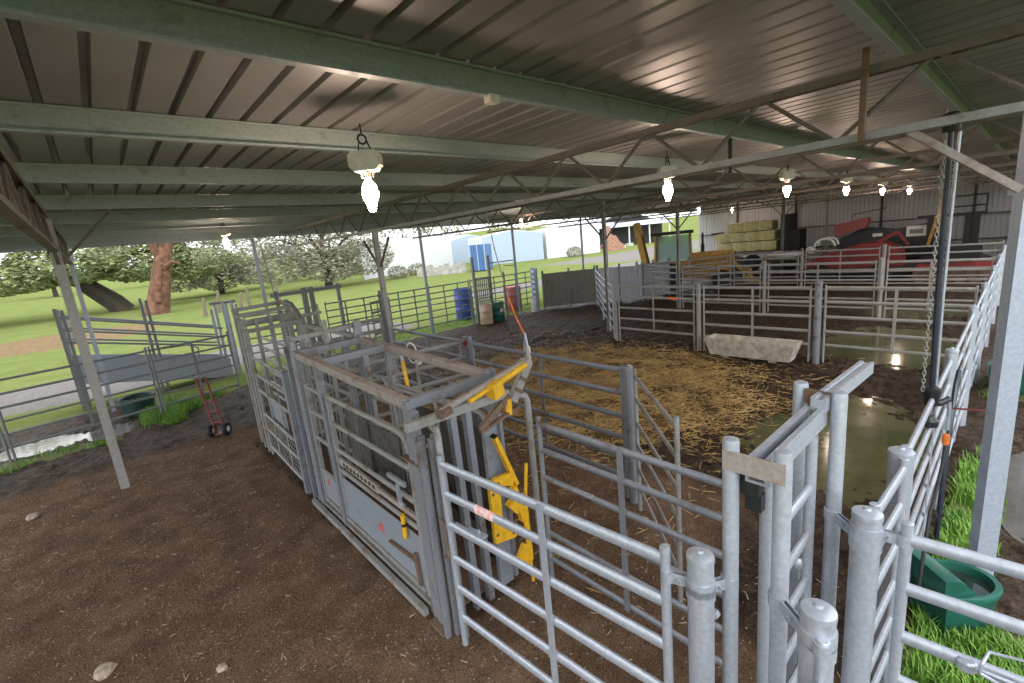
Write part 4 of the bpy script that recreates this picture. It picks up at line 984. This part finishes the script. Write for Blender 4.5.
def drum(x, y, r, h, mat, label):
    t = thing('drum', label, 'drum', (x, y, 0))
    MB().lathe((x, y, 0), [(r * .98, 0), (r, .02), (r, h * .32), (r * 1.035, h * .34), (r, h * .36), (r, h * .64), (r * 1.035, h * .66), (r, h * .68), (r, h - .02), (r * .96, h), (r * .93, h - .02), (.01, h - .025)], 22).build('shell', mat, t)
    MB().lathe((x + r * .55, y, h - .02), [(.035, 0), (.035, .02), (.01, .024)], 10).build('bung', 'dark', t)
drum(12.55, 16.0, .29, .88, plain('rusty_cream_drum', (.62, .52, .40), .7, col2=(.42, .28, .18), scale=3), 'rust streaked cream drum against the close-barred gate')
drum(13.25, 16.0, .29, .88, 'green', 'green drum beside the rust streaked cream one')
o = MB().box((13.22, 15.705, .5), (.16, .012, .13)).build('drum_label', 'white', origin=(13.2, 15.7, .5)); tag(o, 'small white card stuck on the green drum', 'label')
drum(13.0, 18.2, .45, 1.5, 'bluedrum', 'tall blue plastic tank outside the close-barred gate')
drum(15.55, 17.5, .45, 1.25, plain('faded_red_drum', (.45, .12, .10), .6), 'red drum outside the stacked gates')
drum(15.6, 16.05, .14, .6, 'white', 'short white can by the stacked gates')

# solid sheeted fences at the back
def sheetfence(a, b, label, mat, h=1.75, mate='galv_far'):
    a = V((*a, 0)); b = V((*b, 0)); t = thing('sheeted_fence', label, 'fence panel', a); n = (b - a).normalized().cross(V((0, 0, 1))) * .03
    L_ = (b - a).length; k = max(3, int(L_ / .08)); m = MB()
    for z in (.08, h):
        for i in range(k + 1): m.v.append(lerp(a, b, i / k) + n * (1 + .5 * (-1) ** i) + V((0, 0, z)))
    for i in range(k): m.f.append((i, i + 1, k + 2 + i, k + 1 + i))
    m.build('sheet', mat, t, smooth=False)
    for z in (.3, .95, 1.6): MB().ring_tube([a + V((0, 0, z)), b + V((0, 0, z))], .02, .03, 8, up=(0, 0, 1)).build('rail', mate, t)
    for q in (0, .5, 1): p = lerp(a, b, q); MB().bar(p, p + V((0, 0, h + .15)), .08, .08, (0, 1, 0)).build('upright', mate, t, smooth=False)
SO = galv('muddy_sheet', (.22, .20, .18), (.12, .09, .06), .5, .7, .1, 2); SG = galv('pale_sheet', (.44, .46, .50), (.3, .27, .24), .4, .6, .1, 2)
sheetfence((16.5, 16.2), (18.6, 14.6), 'mud-stained sheet fence panel behind the straw yard', SO)
sheetfence((18.7, 14.5), (19.6, 12.5), 'pale sheet fence panel under the tractor boom', SG)
sheetfence((19.9, 13.0), (21.7, 12.3), 'pale sheet fence panel in front of the tractor', SG)

# ------------------------------------------------------------------ machinery at the back
def wheel(m, c, r, w, axis=(0, 1, 0), seg=22):
    Rw = V((0, 0, 1)).rotation_difference(V(axis)).to_matrix()
    return m.lathe(c, [(r * .55, -w / 2), (r * .9, -w / 2), (r, -w * .38), (r, w * .38), (r * .9, w / 2), (r * .55, w / 2)], seg, rot=Rw)
t = thing('backhoe_tractor', 'old yellow backhoe tractor with a roofed cab and raised boom', 'tractor', (23.6, 13.2, 0))
T_ = lambda u, v, z: V((23.78, 12.85, 0)) + V((.45, -.89, 0)) * u + V((.89, .45, 0)) * v + V((0, 0, z))   # u along the machine towards its nose
def TB(u0, u1, v0, v1, z0, z1, name, mat, mb=None, build=True):
    m = mb or MB(); k = len(m.v)
    for z in (z0, z1):
        for (u, v) in ((u0, v0), (u1, v0), (u1, v1), (u0, v1)): m.v.append(T_(u, v, z))
    m.f += [(k + 3, k + 2, k + 1, k), (k + 4, k + 5, k + 6, k + 7)] + [(k + j, k + (j + 1) % 4, k + 4 + (j + 1) % 4, k + 4 + j) for j in range(4)]
    return m.build(name, mat, t, smooth=False) if build else m
TB(-1.4, 2.6, -.4, .4, .6, 1.0, 'chassis', 'yellowold')
TB(.6, 2.7, -.42, .42, 1.0, 1.95, 'bonnet', 'yellowold'); TB(2.7, 2.78, -.4, .4, .7, 1.85, 'grille', 'dark')
TB(-1.3, .65, -.75, .75, 1.0, 1.55, 'cab_base', 'yellowold'); TB(-1.4, .75, -.85, .85, 3.0, 3.16, 'cab_roof', 'dark')
for (u, v) in ((-1.2, -.7), (.6, -.7), (-1.2, .7), (.6, .7)): MB().bar(T_(u, v, 1.5), T_(u * .95, v * .98, 3.02), .1, .1, (0, 1, 0)).build('cab_pillar', 'yellowold', t, smooth=False)
for v in (-.72, .72): TB(-1.15, .55, v - .01, v + .01, 1.6, 2.95, 'cab_window', 'glass')
MB().bar(T_(1.2, .2, 1.9), T_(1.2, .2, 2.95), .07, .07, (0, 1, 0)).bar(T_(1.2, .2, 1.95), T_(1.2, .2, 2.35), .14, .14, (0, 1, 0)).build('exhaust', 'dark', t)
for (u, v, r, w) in ((-.6, -1., .78, .42), (-.6, 1., .78, .42), (2.1, -.85, .5, .3), (2.1, .85, .5, .3)):
    o = wheel(MB(), T_(u, v, r), r, w, (.89, .45, 0)).build('wheel', 'dark', t); MB().lathe(T_(u, v, r), [(.01, -.1), (r * .5, -.12), (r * .55, 0), (r * .5, .12), (.01, .1)], 16, rot=V((0, 0, 1)).rotation_difference(V((.89, .45, 0))).to_matrix()).build('hub', 'yellowold', o)
MB().bar(T_(-1.6, 0, .8), T_(-2.2, 0, 3.75), .28, .34, (0, 1, 0)).build('boom', 'yellowold', t, smooth=False)
MB().bar(T_(-2.2, 0, 3.8), T_(-1.75, 0, 1.6), .2, .24, (0, 1, 0)).build('dipper', 'yellowold', t, smooth=False); MB().tube(T_(-1.5, .0, 1.2), T_(-1.95, 0, 3.2), .06, 8).build('boom_ram', 'dark', t)
for v in (-.55, .55): MB().bar(T_(.4, v, 1.5), T_(2.2, v, 1.75), .1, .2).bar(T_(2.2, v, 1.75), T_(3.3, v, .7), .1, .2).build('loader_arm', 'yellowold', t, smooth=False)
m = MB(); pf = [(3.2, .3), (3.3, .95), (3.45, 1.0), (3.5, .5), (3.95, .3), (3.95, .24), (3.3, .22)]
for v in (-1., 1.):
    for (u, z) in pf: m.v.append(T_(u, v, z))
n = len(pf); m.f = [(j, (j + 1) % n, n + (j + 1) % n, n + j) for j in range(n)] + [tuple(range(n)), tuple(range(n, 2 * n))]
m.build('bucket', 'yellowold', t, smooth=False)

t = thing('bale_trailer', 'dark trailer with a black loading head under the wrapped bales', 'trailer', (31.5, 11.3, 0))
MB().box((31.6, 11.8, 1.35), (2.2, 4.4, .18)).build('deck', 'truss', t, smooth=False)
for y in (10.2, 12.4):
    for x in (30.6, 32.6): wheel(MB(), (x, y, .55), .55, .3, (1, 0, 0)).build('wheel', 'dark', t)
MB().box((31.4, 9.9, 2.5), (1.0, .6, 2.0)).box((31.3, 9.35, 1.9), (1.2, .5, 1.3)).build('headboard', 'dark', t, smooth=False)
MB().bar((31., 13.6, 2.7), (31., 14.4, 2.65), .12, .12).build('drawbar', 'dark', t, smooth=False)
bl = 0
BL_ = {0: 'bottom', 1: 'middle', 2: 'top'}
for lv in range(3):
    for c in range(4 if lv < 2 else 3):
        y = 10.75 + c * .88 + (.25 if lv == 2 else .1 * lv); z = 1.45 + lv * .60
        o = bpy.data.objects
        m = MB(); cx, hx, hy, hz = 31.1, .55, .435, .30; k = 8; rings = []
        for i in range(7):
            q = -1 + i / 3; pin = 1 - .10 * abs(q) ** 4
            for j in range(16):
                a = 2 * PI * j / 16; sq = max(abs(math.cos(a)), abs(math.sin(a))) ** .75
                m.v.append(V((cx + hx * pin * math.cos(a) / sq + .015 * random.uniform(-1, 1), y + q * hy, z + hz + hz * pin * math.sin(a) / sq)))
        for i in range(6):
            for j in range(16): m.f.append((i * 16 + j, i * 16 + (j + 1) % 16, i * 16 + 16 + (j + 1) % 16, i * 16 + 16 + j))
        m.f += [tuple(range(16)), tuple(96 + j for j in range(16))]
        w = ['at the black headboard end', 'second along from the headboard', 'third along from the headboard', 'at the outer end, farthest from the headboard'][c]
        tag(m.build('wrapped_bale', 'bale', origin=(cx, y, z)), 'yellowish wrapped bale, %s layer of the stack, %s' % (BL_[lv], w), 'bale', 'wrapped bales on the dark trailer')

t = thing('red_mower', 'big red farm implement with rounded hood and raised red flap', 'farm machine', (27.6, 5.4, 0))
MB().prism([(3.9, .7), (7.4, .55), (7.7, .9), (6.9, 1.35), (5.6, 1.75), (4.6, 1.8), (4.0, 1.45)], 'x', 26.9, 28.2).build('hood', 'red', t, smooth=False)
MB().prism([(3.5, .45), (7.9, .4), (7.9, .6), (3.5, .7)], 'x', 26.6, 28.4).build('lower_frame', 'shade', t, smooth=False)
MB().prism([(5.6, 2.45), (6.8, 2.1), (6.95, 2.3), (6.85, 2.7), (5.6, 2.95), (5.5, 2.8)], 'x', 28.5, 29.2).build('raised_flap', 'redpipe', t, smooth=False)
MB().bar((27.6, 5.0, 1.7), (27.6, 4.2, 2.2), .14, .14).bar((27.6, 4.2, 2.2), (27.6, 3.8, 1.6), .1, .1).build('hitch_arm', 'red', t, smooth=False)
for y in (4.6, 6.9): wheel(MB(), (26.7, y, .42), .42, .26, (1, 0, 0)).build('wheel', 'dark', t)
MB().lathe((27.4, 7.6, 1.55), [(.01, -.08), (.15, -.07), (.22, 0), (.15, .07), (.01, .08)], 16, rot=Matrix.Rotation(1.2, 3, 'Y')).build('guard_disc', 'white', t)
m = MB(); q = [V((26.8, 6.85 + .42 * math.cos(a), 1.75 + .36 * math.sin(a))) for a in [i * PI / 10 for i in range(11)]]; m.ring_tube(q, .05, None, 8); q = [p + V((.25, -.1, .05)) for p in q]; m.ring_tube(q, .04, None, 8)
m.build('hoop_guard', 'white', t)
t = thing('white_sack', 'long pale sack lying on the timber beside the red machine', 'sack', (26.6, 8.6, 1.3))
m = MB(); pts = [V((26.6, 7.75 + .2 * i, 1.45 + .03 * math.sin(i * 1.3))) for i in range(9)]; m.ring_tube(pts, .3, .17, 14, up=(0, 0, 1), radii=[.3, .75, .95, 1, .98, 1, .95, .7, .25]); m.build('sack_body', 'white', t)
tb = thing('timber_rack', 'low dark timber rack carrying the pale sack', 'rack', (26.6, 8.6, 0))
for y in (7.9, 9.3): MB().bar((26.4, y, 0), (26.4, y, 1.2), .12, .12, (0, 1, 0)).bar((26.9, y, 0), (26.9, y, 1.2), .12, .12, (0, 1, 0)).build('leg', 'wood', tb, smooth=False)
MB().box((26.65, 8.6, 1.24), (.8, 2.1, .1)).build('top', 'wood', tb, smooth=False)
t = thing('black_machine', 'long black machine with pale decals parked against the rear wall', 'farm machine', (30.5, 4.6, 0))
MB().prism([(3.2, .8), (7.0, .8), (7.0, 1.9), (6.0, 2.4), (4.8, 2.2), (3.2, 2.45)], 'x', 29.9, 31.2).build('body', 'black', t, smooth=False)
MB().box((29.89, 3.85, 2.08), (.03, .75, .5)).build('decal', 'white', t, smooth=False); MB().box((29.89, 5.35, 2.0), (.03, .4, .16)).build('decal', 'white', t, smooth=False)
MB().box((29.88, 3.85, 2.06), (.03, .5, .2)).build('decal_mark', 'galv_far', t, smooth=False)
for y in (3.8, 6.4): wheel(MB(), (30.3, y, .6), .6, .35, (1, 0, 0)).build('wheel', 'dark', t)
MB().ring_tube([(30.6, 6.6, 2.2), (30.6, 6.6, 3.1), (30.6, 5.2, 3.3)], .03, None, 8).build('hoop', 'truss', t)
t = thing('loader_mast', 'dark loader frame with a worn yellow mast by the rear wall', 'loader', (29, 2.5, 0))
for y in (1.75, 2.05, 3.3): MB().bar((29.2, y, .3), (29.2, y, 2.7), .16, .2, (0, 1, 0)).build('mast_post', 'dark', t, smooth=False)
MB().bar((29.2, 1.45, 2.72), (29.2, 3.75, 2.72), .14, .12).build('cross_beam', 'dark', t, smooth=False)
for z in (3.05, 3.5): MB().bar((29.2, 1.5, z), (29.2, 2.5, z), .06, .07).build('guard_rail', 'dark', t, smooth=False)
MB().bar((29.2, 1.5, 2.7), (29.2, 1.5, 3.52), .06, .06, (0, 1, 0)).build('guard_post', 'dark', t, smooth=False)
MB().bar((29.1, 2.95, 2.0), (29.1, 2.75, 3.85), .3, .12, (0, 1, 0)).build('mast', 'yellowold', t, smooth=False); MB().bar((29.1, 3.1, 2.75), (29.1, 2.7, 2.5), .2, .2).build('carriage', 'yellow', t, smooth=False); MB().bar((29.1, 3.3, 1.4), (29.1, 2.9, 3.5), .12, .12, (0, 1, 0)).build('lift_arm', 'yellowold', t, smooth=False)
MB().box((29.15, 2.3, .9), (1.0, 1.6, 1.0)).build('body', 'black', t, smooth=False)
for y in (1.6, 3.2): wheel(MB(), (28.9, y, .5), .5, .3, (1, 0, 0)).build('wheel', 'dark', t)
t = thing('red_disc_plough', 'low red tillage implement behind the farthest pen rails', 'farm machine', (26.3, 2.0, 0))
MB().bar((26.3, .9, .75), (26.3, 3.3, .7), .14, .16).bar((26.8, .9, .75), (26.8, 3.3, .7), .14, .16).bar((26.3, 1.5, .8), (27.2, 1.5, .8), .1, .1).bar((26.3, 2.8, .8), (27.2, 2.8, .8), .1, .1).build('frame', 'red', t, smooth=False)
for i in range(6): MB().lathe((26.4, 1.05 + .42 * i, .3), [(.01, .06), (.2, .04), (.3, 0), (.29, -.01), (.18, .02), (.01, .04)], 14, rot=Matrix.Rotation(1.35, 3, 'Y')).build('disc', 'rust', t)

# ------------------------------------------------------------------ beyond the shed
def shed(name, label, cat, c, z0, hw, hr, matw, matr, extra=None, gable=True):
    """four ground corners c (front-left, front-right, back-right, back-left), gable over the front"""
    c = [V((*p, 0)) for p in c]; t = thing(name, label, cat, (c[0].x, c[0].y, z0))
    for i in range(4):
        a, b = c[i], c[(i + 1) % 4]
        n = (b - a).normalized().cross(V((0, 0, 1))) * .08; top = [a + V((0, 0, z0 + hw)), b + V((0, 0, z0 + hw))]
        if gable and i in (0, 2): top = [a + V((0, 0, z0 + hw)), (a + b) / 2 + V((0, 0, z0 + hr)), b + V((0, 0, z0 + hw))]
        f = [a + V((0, 0, z0)), b + V((0, 0, z0))] + top[::-1]
        m = MB(); k = len(f); m.v = f + [p - n for p in f]; m.f = [tuple(range(k)), tuple(reversed(range(k, 2 * k)))] + [(j, (j + 1) % k, k + (j + 1) % k, k + j) for j in range(k)]
        m.build('wall', matw[i % len(matw)], t, smooth=False)
    r0, r1 = (c[0] + c[1]) / 2, (c[2] + c[3]) / 2; u = V((0, 0, .12))
    for (a, b) in ((c[0], c[3]), (c[1], c[2])):
        q = [a + V((0, 0, z0 + hw)), r0 + V((0, 0, z0 + hr)), r1 + V((0, 0, z0 + hr)), b + V((0, 0, z0 + hw))]
        m = MB(); m.v = [p for p in q] + [p + u for p in q]; m.f = [(0, 1, 2, 3), (7, 6, 5, 4)] + [(j, (j + 1) % 4, 4 + (j + 1) % 4, 4 + j) for j in range(4)]
        m.build('roof_sheet', matr, t, smooth=False)
    return t
shed('farm_shed', 'large white farm shed with a pale blue shaded end wall', 'shed', [(29.2, 65), (41.8, 70.2), (63, 77), (50, 72)], -.2, 5.0, 5.9, ['shadewall_bluebar', 'whitewall'], 'whitewall')
shed('long_shed', 'long white shed behind the blue container', 'shed', [(46.5, 58.5), (56.3, 54.5), (60, 63), (50.2, 67)], -.1, 4.7, 5.4, ['shadewall_bluebar', 'whitewall'], 'whitewall')
shed('annexe_shed', 'bright white shed end beside the verandah house', 'shed', [(56.9, 54.3), (67.5, 51.4), (70, 60), (61, 62.5)], -.1, 5.0, 5.6, ['whitewall'], 'whitewall')
t = thing('shipping_container', 'blue steel container standing on end of the lawn before the long shed', 'container', (39.8, 51.2, 0))
d = V((.64, -.77, 0)); e = V((.77, .64, 0)); O = V((38.7, 51.5, 0))
m = MB(); k = 24
for z in (.1, 3.6):
    for i in range(k + 1): m.v.append(O + d * (2.1 * i / k) - e * (.03 * (i % 2)) + V((0, 0, z)))
    m.v += [O + d * 2.1 + e * 5 + V((0, 0, z)), O + e * 5 + V((0, 0, z))]
n = k + 3
m.f = [(j, (j + 1) % n, n + (j + 1) % n, n + j) for j in range(n)] + [tuple(range(n)), tuple(n + j for j in range(n))]
m.build('body', 'bluecont', t, smooth=False)
for i in (.02, .5, .98): MB().bar(O + d * (2.1 * i) - e * .08 + V((0, 0, .1)), O + d * (2.1 * i) - e * .08 + V((0, 0, 3.62)), .1, .1, (0, 1, 0)).build('door_bar', 'shadewall_bluebar', t, smooth=False)
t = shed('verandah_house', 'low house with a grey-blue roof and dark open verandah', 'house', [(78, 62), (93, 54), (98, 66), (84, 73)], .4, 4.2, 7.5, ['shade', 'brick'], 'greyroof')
MB().quad((75.2, 60.4, 4.5), (91.8, 50.8, 4.5), (93.4, 54.2, 5.7), (77.6, 62.6, 5.7)).quad((75.2, 60.4, 4.38), (91.8, 50.8, 4.38), (93.4, 54.2, 5.58), (77.6, 62.6, 5.58)).quad((75.2, 60.4, 4.38), (91.8, 50.8, 4.38), (91.8, 50.8, 4.5), (75.2, 60.4, 4.5)).build('verandah_roof', 'greyroof', t, smooth=False)
for i in range(5): p = lerp((75.6, 60.6, 0), (91.4, 51.4, 0), i / 4); MB().bar(p, p + V((0, 0, 4.4)), .2, .2, (0, 1, 0)).build('verandah_post', 'white', t, smooth=False)
t = thing('brick_wall', 'ruined red brick wall between the white shed and the house', 'wall', (71, 55, 0))
MB().prism([(0, 0), (3.6, 0), (3.6, 1.2), (2.9, 1.6), (2.2, 2.8), (1.3, 3.2), (1.2, 4.6), (0, 4.8)], 'y', 0, .6).loc((68.5, 51.2, 0), Matrix.Rotation(-.75, 3, 'Z')).build('brickwork', 'brick', t, smooth=False)
def car(x, y, mat, label, ry):
    t = thing('parked_car', label, 'car', (x, y, 0)); R = Matrix.Rotation(ry, 3, 'Z')
    MB().prism([(-2.1, .4), (2.1, .4), (2.15, .8), (1.3, .95), (.8, 1.45), (-1.1, 1.5), (-1.8, 1.0), (-2.15, .9)], 'y', -.85, .85).loc((x, y, .1), R).build('body', mat, t, smooth=False)
    for u in (-1.35, 1.35):
        for v in (-.8, .8): wheel(MB(), R @ V((u, v, .36)) + V((x, y, 0)), .36, .22, R @ V((0, 1, 0))).build('wheel', 'dark', t)
car(76.5, 55.6, 'red', 'small red vehicle under the verandah', -.5)
for x, y, l in ((73.5, 51.0, 'white shrub pot on the lawn by the brick wall'), (82, 55, 'grey box on the lawn before the verandah')):
    t = thing('planter', l, 'planter', (x, y, 0)); MB().lathe((x, y, -.1), [(.5, 0), (.8, 1.0), (.85, 1.1), (.7, 1.1), (.6, .9)], 14).build('pot', 'white', t)
t = thing('low_wall', 'low grey stone wall on the lawn before the white shed', 'wall', (36, 56, 0))
m = MB()
for i in range(9):
    p = lerp((33.5, 56.5, 0), (38.3, 52.8, 0), i / 8); m.box((p.x, p.y, .5 + .1 * (i % 3)), (.75, .5, 1.2 + .2 * (i % 3)), -.6)
m.build('stonework', plain('grey_stone_wall', (.42, .40, .37), .9, var=.2, scale=2), t, smooth=False)

# trees
def leafcloud(m, c, r, n, s, flat=1., seed=0, droop=0.):
    n = int(n * 2.8); s *= .58
    rnd = random.Random(seed)
    for i in range(n):
        while True:
            p = V((rnd.uniform(-1, 1), rnd.uniform(-1, 1), rnd.uniform(-1, 1)))
            if .25 < p.length < 1: break
        p = p.normalized() * (p.length ** .5)
        q = V(c) + V((p.x * r[0], p.y * r[1], p.z * r[2] - droop * (p.x ** 2 + p.y ** 2)))
        a, b = rnd.uniform(0, 2 * PI), rnd.uniform(-.9, .9) * flat
        u = V((math.cos(a), math.sin(a), b * .6)); w = V((-math.sin(a) * .6, math.cos(a) * .6, rnd.uniform(-1, 1) * flat)); k = s * rnd.uniform(.5, 1.3)
        kk = len(m.v); m.v += [q - u * k, q - w * k * .45, q + u * k, q + w * k * .45 + V((0, 0, .1 * k))]; m.f.append((kk, kk + 1, kk + 2, kk + 3))
def limb(pts, r0, r1, seg=9):
    n = len(pts); return dict(pts=pts, rad=[1 + (r1 / r0 - 1) * i / (n - 1) for i in range(n)], r=r0, seg=seg)
def tree(name, label, base, limbs, clouds, bark, leaf, s, group=None):
    t = thing(name, label, 'tree', base, group); m = MB()
    for l in limbs: m.ring_tube([V(base) + V(p) for p in l['pts']], l['r'], None, l['seg'], radii=l['rad'])
    m.build('trunk', bark, t)
    if clouds:
        m = MB()
        for i, (c, r, n, *dr) in enumerate(clouds): leafcloud(m, V(base) + V(c), r, n, s, seed=i * 7 + int(abs(base[0]) * 3), droop=dr[0] if dr else 0.)
        m.build('foliage', leaf, t, smooth=False)
    return t
# broad dark cypress with tiered boughs and a leaning trunk
tree('cypress_tree', 'broad dark cypress with a leaning trunk and tiered boughs in the field', (1.2, 70, .3),
     [limb([(0.6, 0, -.4), (0, 0, .8), (-1.6, 0, 2.6), (-3.2, 0, 4.5), (-4.5, .5, 9), (-5, 0, 15)], 1.25, .4), limb([(-2, 0, 3), (-6, -1, 5.2), (-11, -1, 6)], .5, .15), limb([(-2.5, 0, 3.6), (2, -1, 6), (6, -1, 6.4)], .45, .12)],
     [((-10, -2, 4.2), (6, 4, 1.5), 1500, .5), ((-16, -1, 3.6), (5, 4, 1.6), 1000, .5), ((-15, 0, 6.6), (6, 4, 1.0), 800, .4), ((-9, 0, 8.2), (6, 4, 1.0), 900, .4), ((-18, 0, 9.6), (4.5, 4, .8), 500, .3), ((-3, -1, 5.8), (5.0, 4.5, 2.6), 1500, .5), ((3.5, -1, 5.8), (5.2, 4, 3.0), 1800, .6), ((8.0, -1, 4.4), (3.6, 3, 1.9), 800, .5), ((4, 0, 9.5), (7, 5, 2.4), 1900, .5), ((-11, 0, 12), (7, 4, 1.0), 600, .4), ((6, 0, 13), (7, 5, 2.4), 1200, .5)],
     'barkdark', 'cypress', .55)
tree('dead_tree', 'massive reddish dead trunk with broken forked top in the field', (4.0, 54, 0),
     [limb([(-.6, 0, -.6), (-.4, 0, .1), (-.1, 0, .9), (.35, 0, 2.4), (.85, 0, 4.2), (1.35, 0, 5.8), (1.7, 0, 6.6)], 1.15, .5, 14), limb([(1.3, 0, 5.6), (1.8, .1, 7.), (2.7, 0, 8.6), (3.2, 0, 12)], .62, .3), limb([(.9, 0, 5.0), (.5, -.2, 7.0), (-.1, 0, 9.4), (-.6, 0, 11.5)], .40, .16), limb([(.9, -.6, 4.2), (1.7, -.9, 4.7), (2.2, -.9, 4.5)], .3, .12), limb([(-.1, -.8, 1.2), (.3, -.8, 3.), (.8, -.7, 4.6)], .3, .16), limb([(1.4, -.3, 6.2), (1.1, -.4, 7.6), (1.6, -.4, 8.6)], .3, .1), limb([(-.5, .4, 0), (-1.2, .3, .1), (-1.8, .2, -.2)], .5, .2)],
     [((6.3, 1, 7.2), (2.2, 1.5, 1.3), 700), ((5.2, 1, 5.0), (1.8, 1.3, .9), 600), ((-2.6, 3, 7), (1.8, 1.5, 1.6), 500), ((7.5, 2, 4.6), (1.5, 1.2, .6), 350)], 'bark', 'gum', .26)
for i, (x, y, sz, l) in enumerate(((13.5, 80, 1.1, 'hazy grey-green tree standing behind the reddish trunk'), (22, 60, 1.25, 'wide bare-twigged olive tree behind the race arch'), (32, 84, 1.25, 'olive tree next to the pale blue shed end'))):
    tree('paddock_tree', l, (x, y, 0), [limb([(0, 0, -.3), (.3, 0, 1.8 * sz), (.1, 0, 4 * sz), (.5, 0, 7 * sz)], .45 * sz, .15)] + [limb([(.2, 0, 2.2 * sz), (math.cos(a) * 2.6 * sz, math.sin(a) * 2 * sz, 4.6 * sz), (math.cos(a) * 4.4 * sz, math.sin(a) * 3 * sz, 5.4 * sz)], .2 * sz, .05, 6) for a in (.3, 1.6, 2.9, 4.2, 5.4)],
         [((0, 0, 5.4 * sz), (6.2 * sz, 4.5 * sz, 3.4 * sz), int(1500 * sz)), ((-4.2 * sz, 0, 2.8 * sz), (3 * sz, 2.6 * sz, 1.9 * sz), int(600 * sz)), ((4.0 * sz, -1, 2.7 * sz), (3.2 * sz, 2.6 * sz, 1.9 * sz), int(620 * sz)), ((0, -2, 2.4 * sz), (3. * sz, 2. * sz, 1.8 * sz), int(560 * sz)), ((0, 0, 9.5 * sz), (3.6 * sz, 3.4 * sz, 1.6 * sz), int(450 * sz))], 'barkdark', 'olive', .42)
random.seed(23)
for i in range(9):
    x = -45 + i * 19 + random.uniform(-2, 2); y = 150 + random.uniform(-12, 12) - max(0, x) * .25; z = .00012 * (math.hypot(x, y) - 30) ** 2
    sz = random.uniform(1.1, 1.7)
    tree('ridge_tree', 'distant tree on the far rise beyond the field', (x, y, z - .3), [limb([(0, 0, -.5), (0, 0, 5 * sz)], .5, .2, 6)], [((0, 0, 5.2 * sz), (6 * sz, 4, 3.4 * sz), 420)], 'barkdark', 'gum' if i % 3 else 'olive', 1.0, 'trees along the far rise')
for x, y, l in ((31.5, 59, 'low grey bush against the white shed wall'), (59.5, 50.6, 'grey-green bush before the bright white shed end'), (35.5, 60.5, 'small bush beside the low stone wall')):
    tree('garden_bush', l, (x, y, -.1), [limb([(0, 0, 0), (0, 0, .6)], .1, .06, 6)], [((0, 0, .95), (1.5, 1.2, 1.0), 420)], 'barkdark', 'olive', .25)
random.seed(5)
for i, (x, y) in enumerate(((6.0, 44), (7.2, 45.5), (9.0, 46), (10.2, 48), (-1.8, 38), (13, 49))):
    o = MB().ring_tube([(x, y, -.3), (x + random.uniform(-.15, .15), y, .8), (x + random.uniform(-.3, .3), y, 1.5 + .3 * (i % 2))], .16, None, 7, radii=[1, .85, .7]).build('paddock_post', 'wood', origin=(x, y, 0)); tag(o, 'weathered timber paddock post standing in the grass', 'post', 'timber posts in the paddock')

# stones on the dirt floor
random.seed(11)
SL_ = ['pale chunky stone lying on the brown dirt, biggest of the loose stones', 'whitish pebble on the brown dirt near the big loose stone', 'small tan stone on the dirt not far from the tall lone post']
for (x, y, r), l in zip(((-.68, 5.22, .085), (.11, 4.44, .045), (-1.46, 9.86, .08)), SL_):
    m = MB(); m.lathe((0, 0, 0), [(.01, -r * .5), (r * .8, -r * .35), (r, 0), (r * .75, r * .45), (.01, r * .6)], 9)
    m.v = [V((p.x * random.uniform(.8, 1.25), p.y * random.uniform(.8, 1.2), p.z * random.uniform(.85, 1.15))) for p in m.v]; m.loc((x, y, gheight(x, y, zones(x, y)) + r * .3))
    tag(m.build('stone', 'stone', smooth=False, origin=(x, y, 0)), l, 'stone')

# ------------------------------------------------------------------ light
W = bpy.data.worlds.new('overcast'); bpy.context.scene.world = W; W.use_nodes = True
nt = W.node_tree; bg = nt.nodes['Background']
tc = nt.nodes.new('ShaderNodeTexCoord'); n = nt.nodes.new('ShaderNodeTexNoise'); n.inputs['Scale'].default_value = 2.2; n.inputs['Detail'].default_value = 6
mp = nt.nodes.new('ShaderNodeMapping'); mp.inputs['Scale'].default_value = (1, 1, 3)
nt.links.new(tc.outputs['Generated'], mp.inputs['Vector']); nt.links.new(mp.outputs['Vector'], n.inputs['Vector'])
r = nt.nodes.new('ShaderNodeValToRGB'); r.color_ramp.elements[0].position = .35; r.color_ramp.elements[1].position = .62
r.color_ramp.elements[0].color = (.80, .87, .97, 1); r.color_ramp.elements[1].color = (1, 1, 1, 1)
nt.links.new(n.outputs['Fac'], r.inputs['Fac']); nt.links.new(r.outputs['Color'], bg.inputs['Color'])
bg.inputs['Strength'].default_value = 1.5
sun = bpy.data.lights.new('sun', 'SUN'); sun.energy = .9; sun.angle = .6; sun.color = (1, .97, .92)
so = bpy.data.objects.new('sun', sun); COL.objects.link(so); so.rotation_euler = (math.radians(38), math.radians(-30), 0)
so.location = (-5, -10, 30)

for ob in list(bpy.data.objects):
    if '_o' in ob: del ob['_o']
sc = bpy.context.scene
sc.view_settings.view_transform = 'Standard'; sc.view_settings.look = 'None'
sc.view_settings.gamma = 1; sc.view_settings.use_curve_mapping = False
sc.view_settings.exposure = .95
try:
    sc.cycles.use_denoising = True; sc.cycles.max_bounces = 8; sc.cycles.diffuse_bounces = 4
except Exception: pass
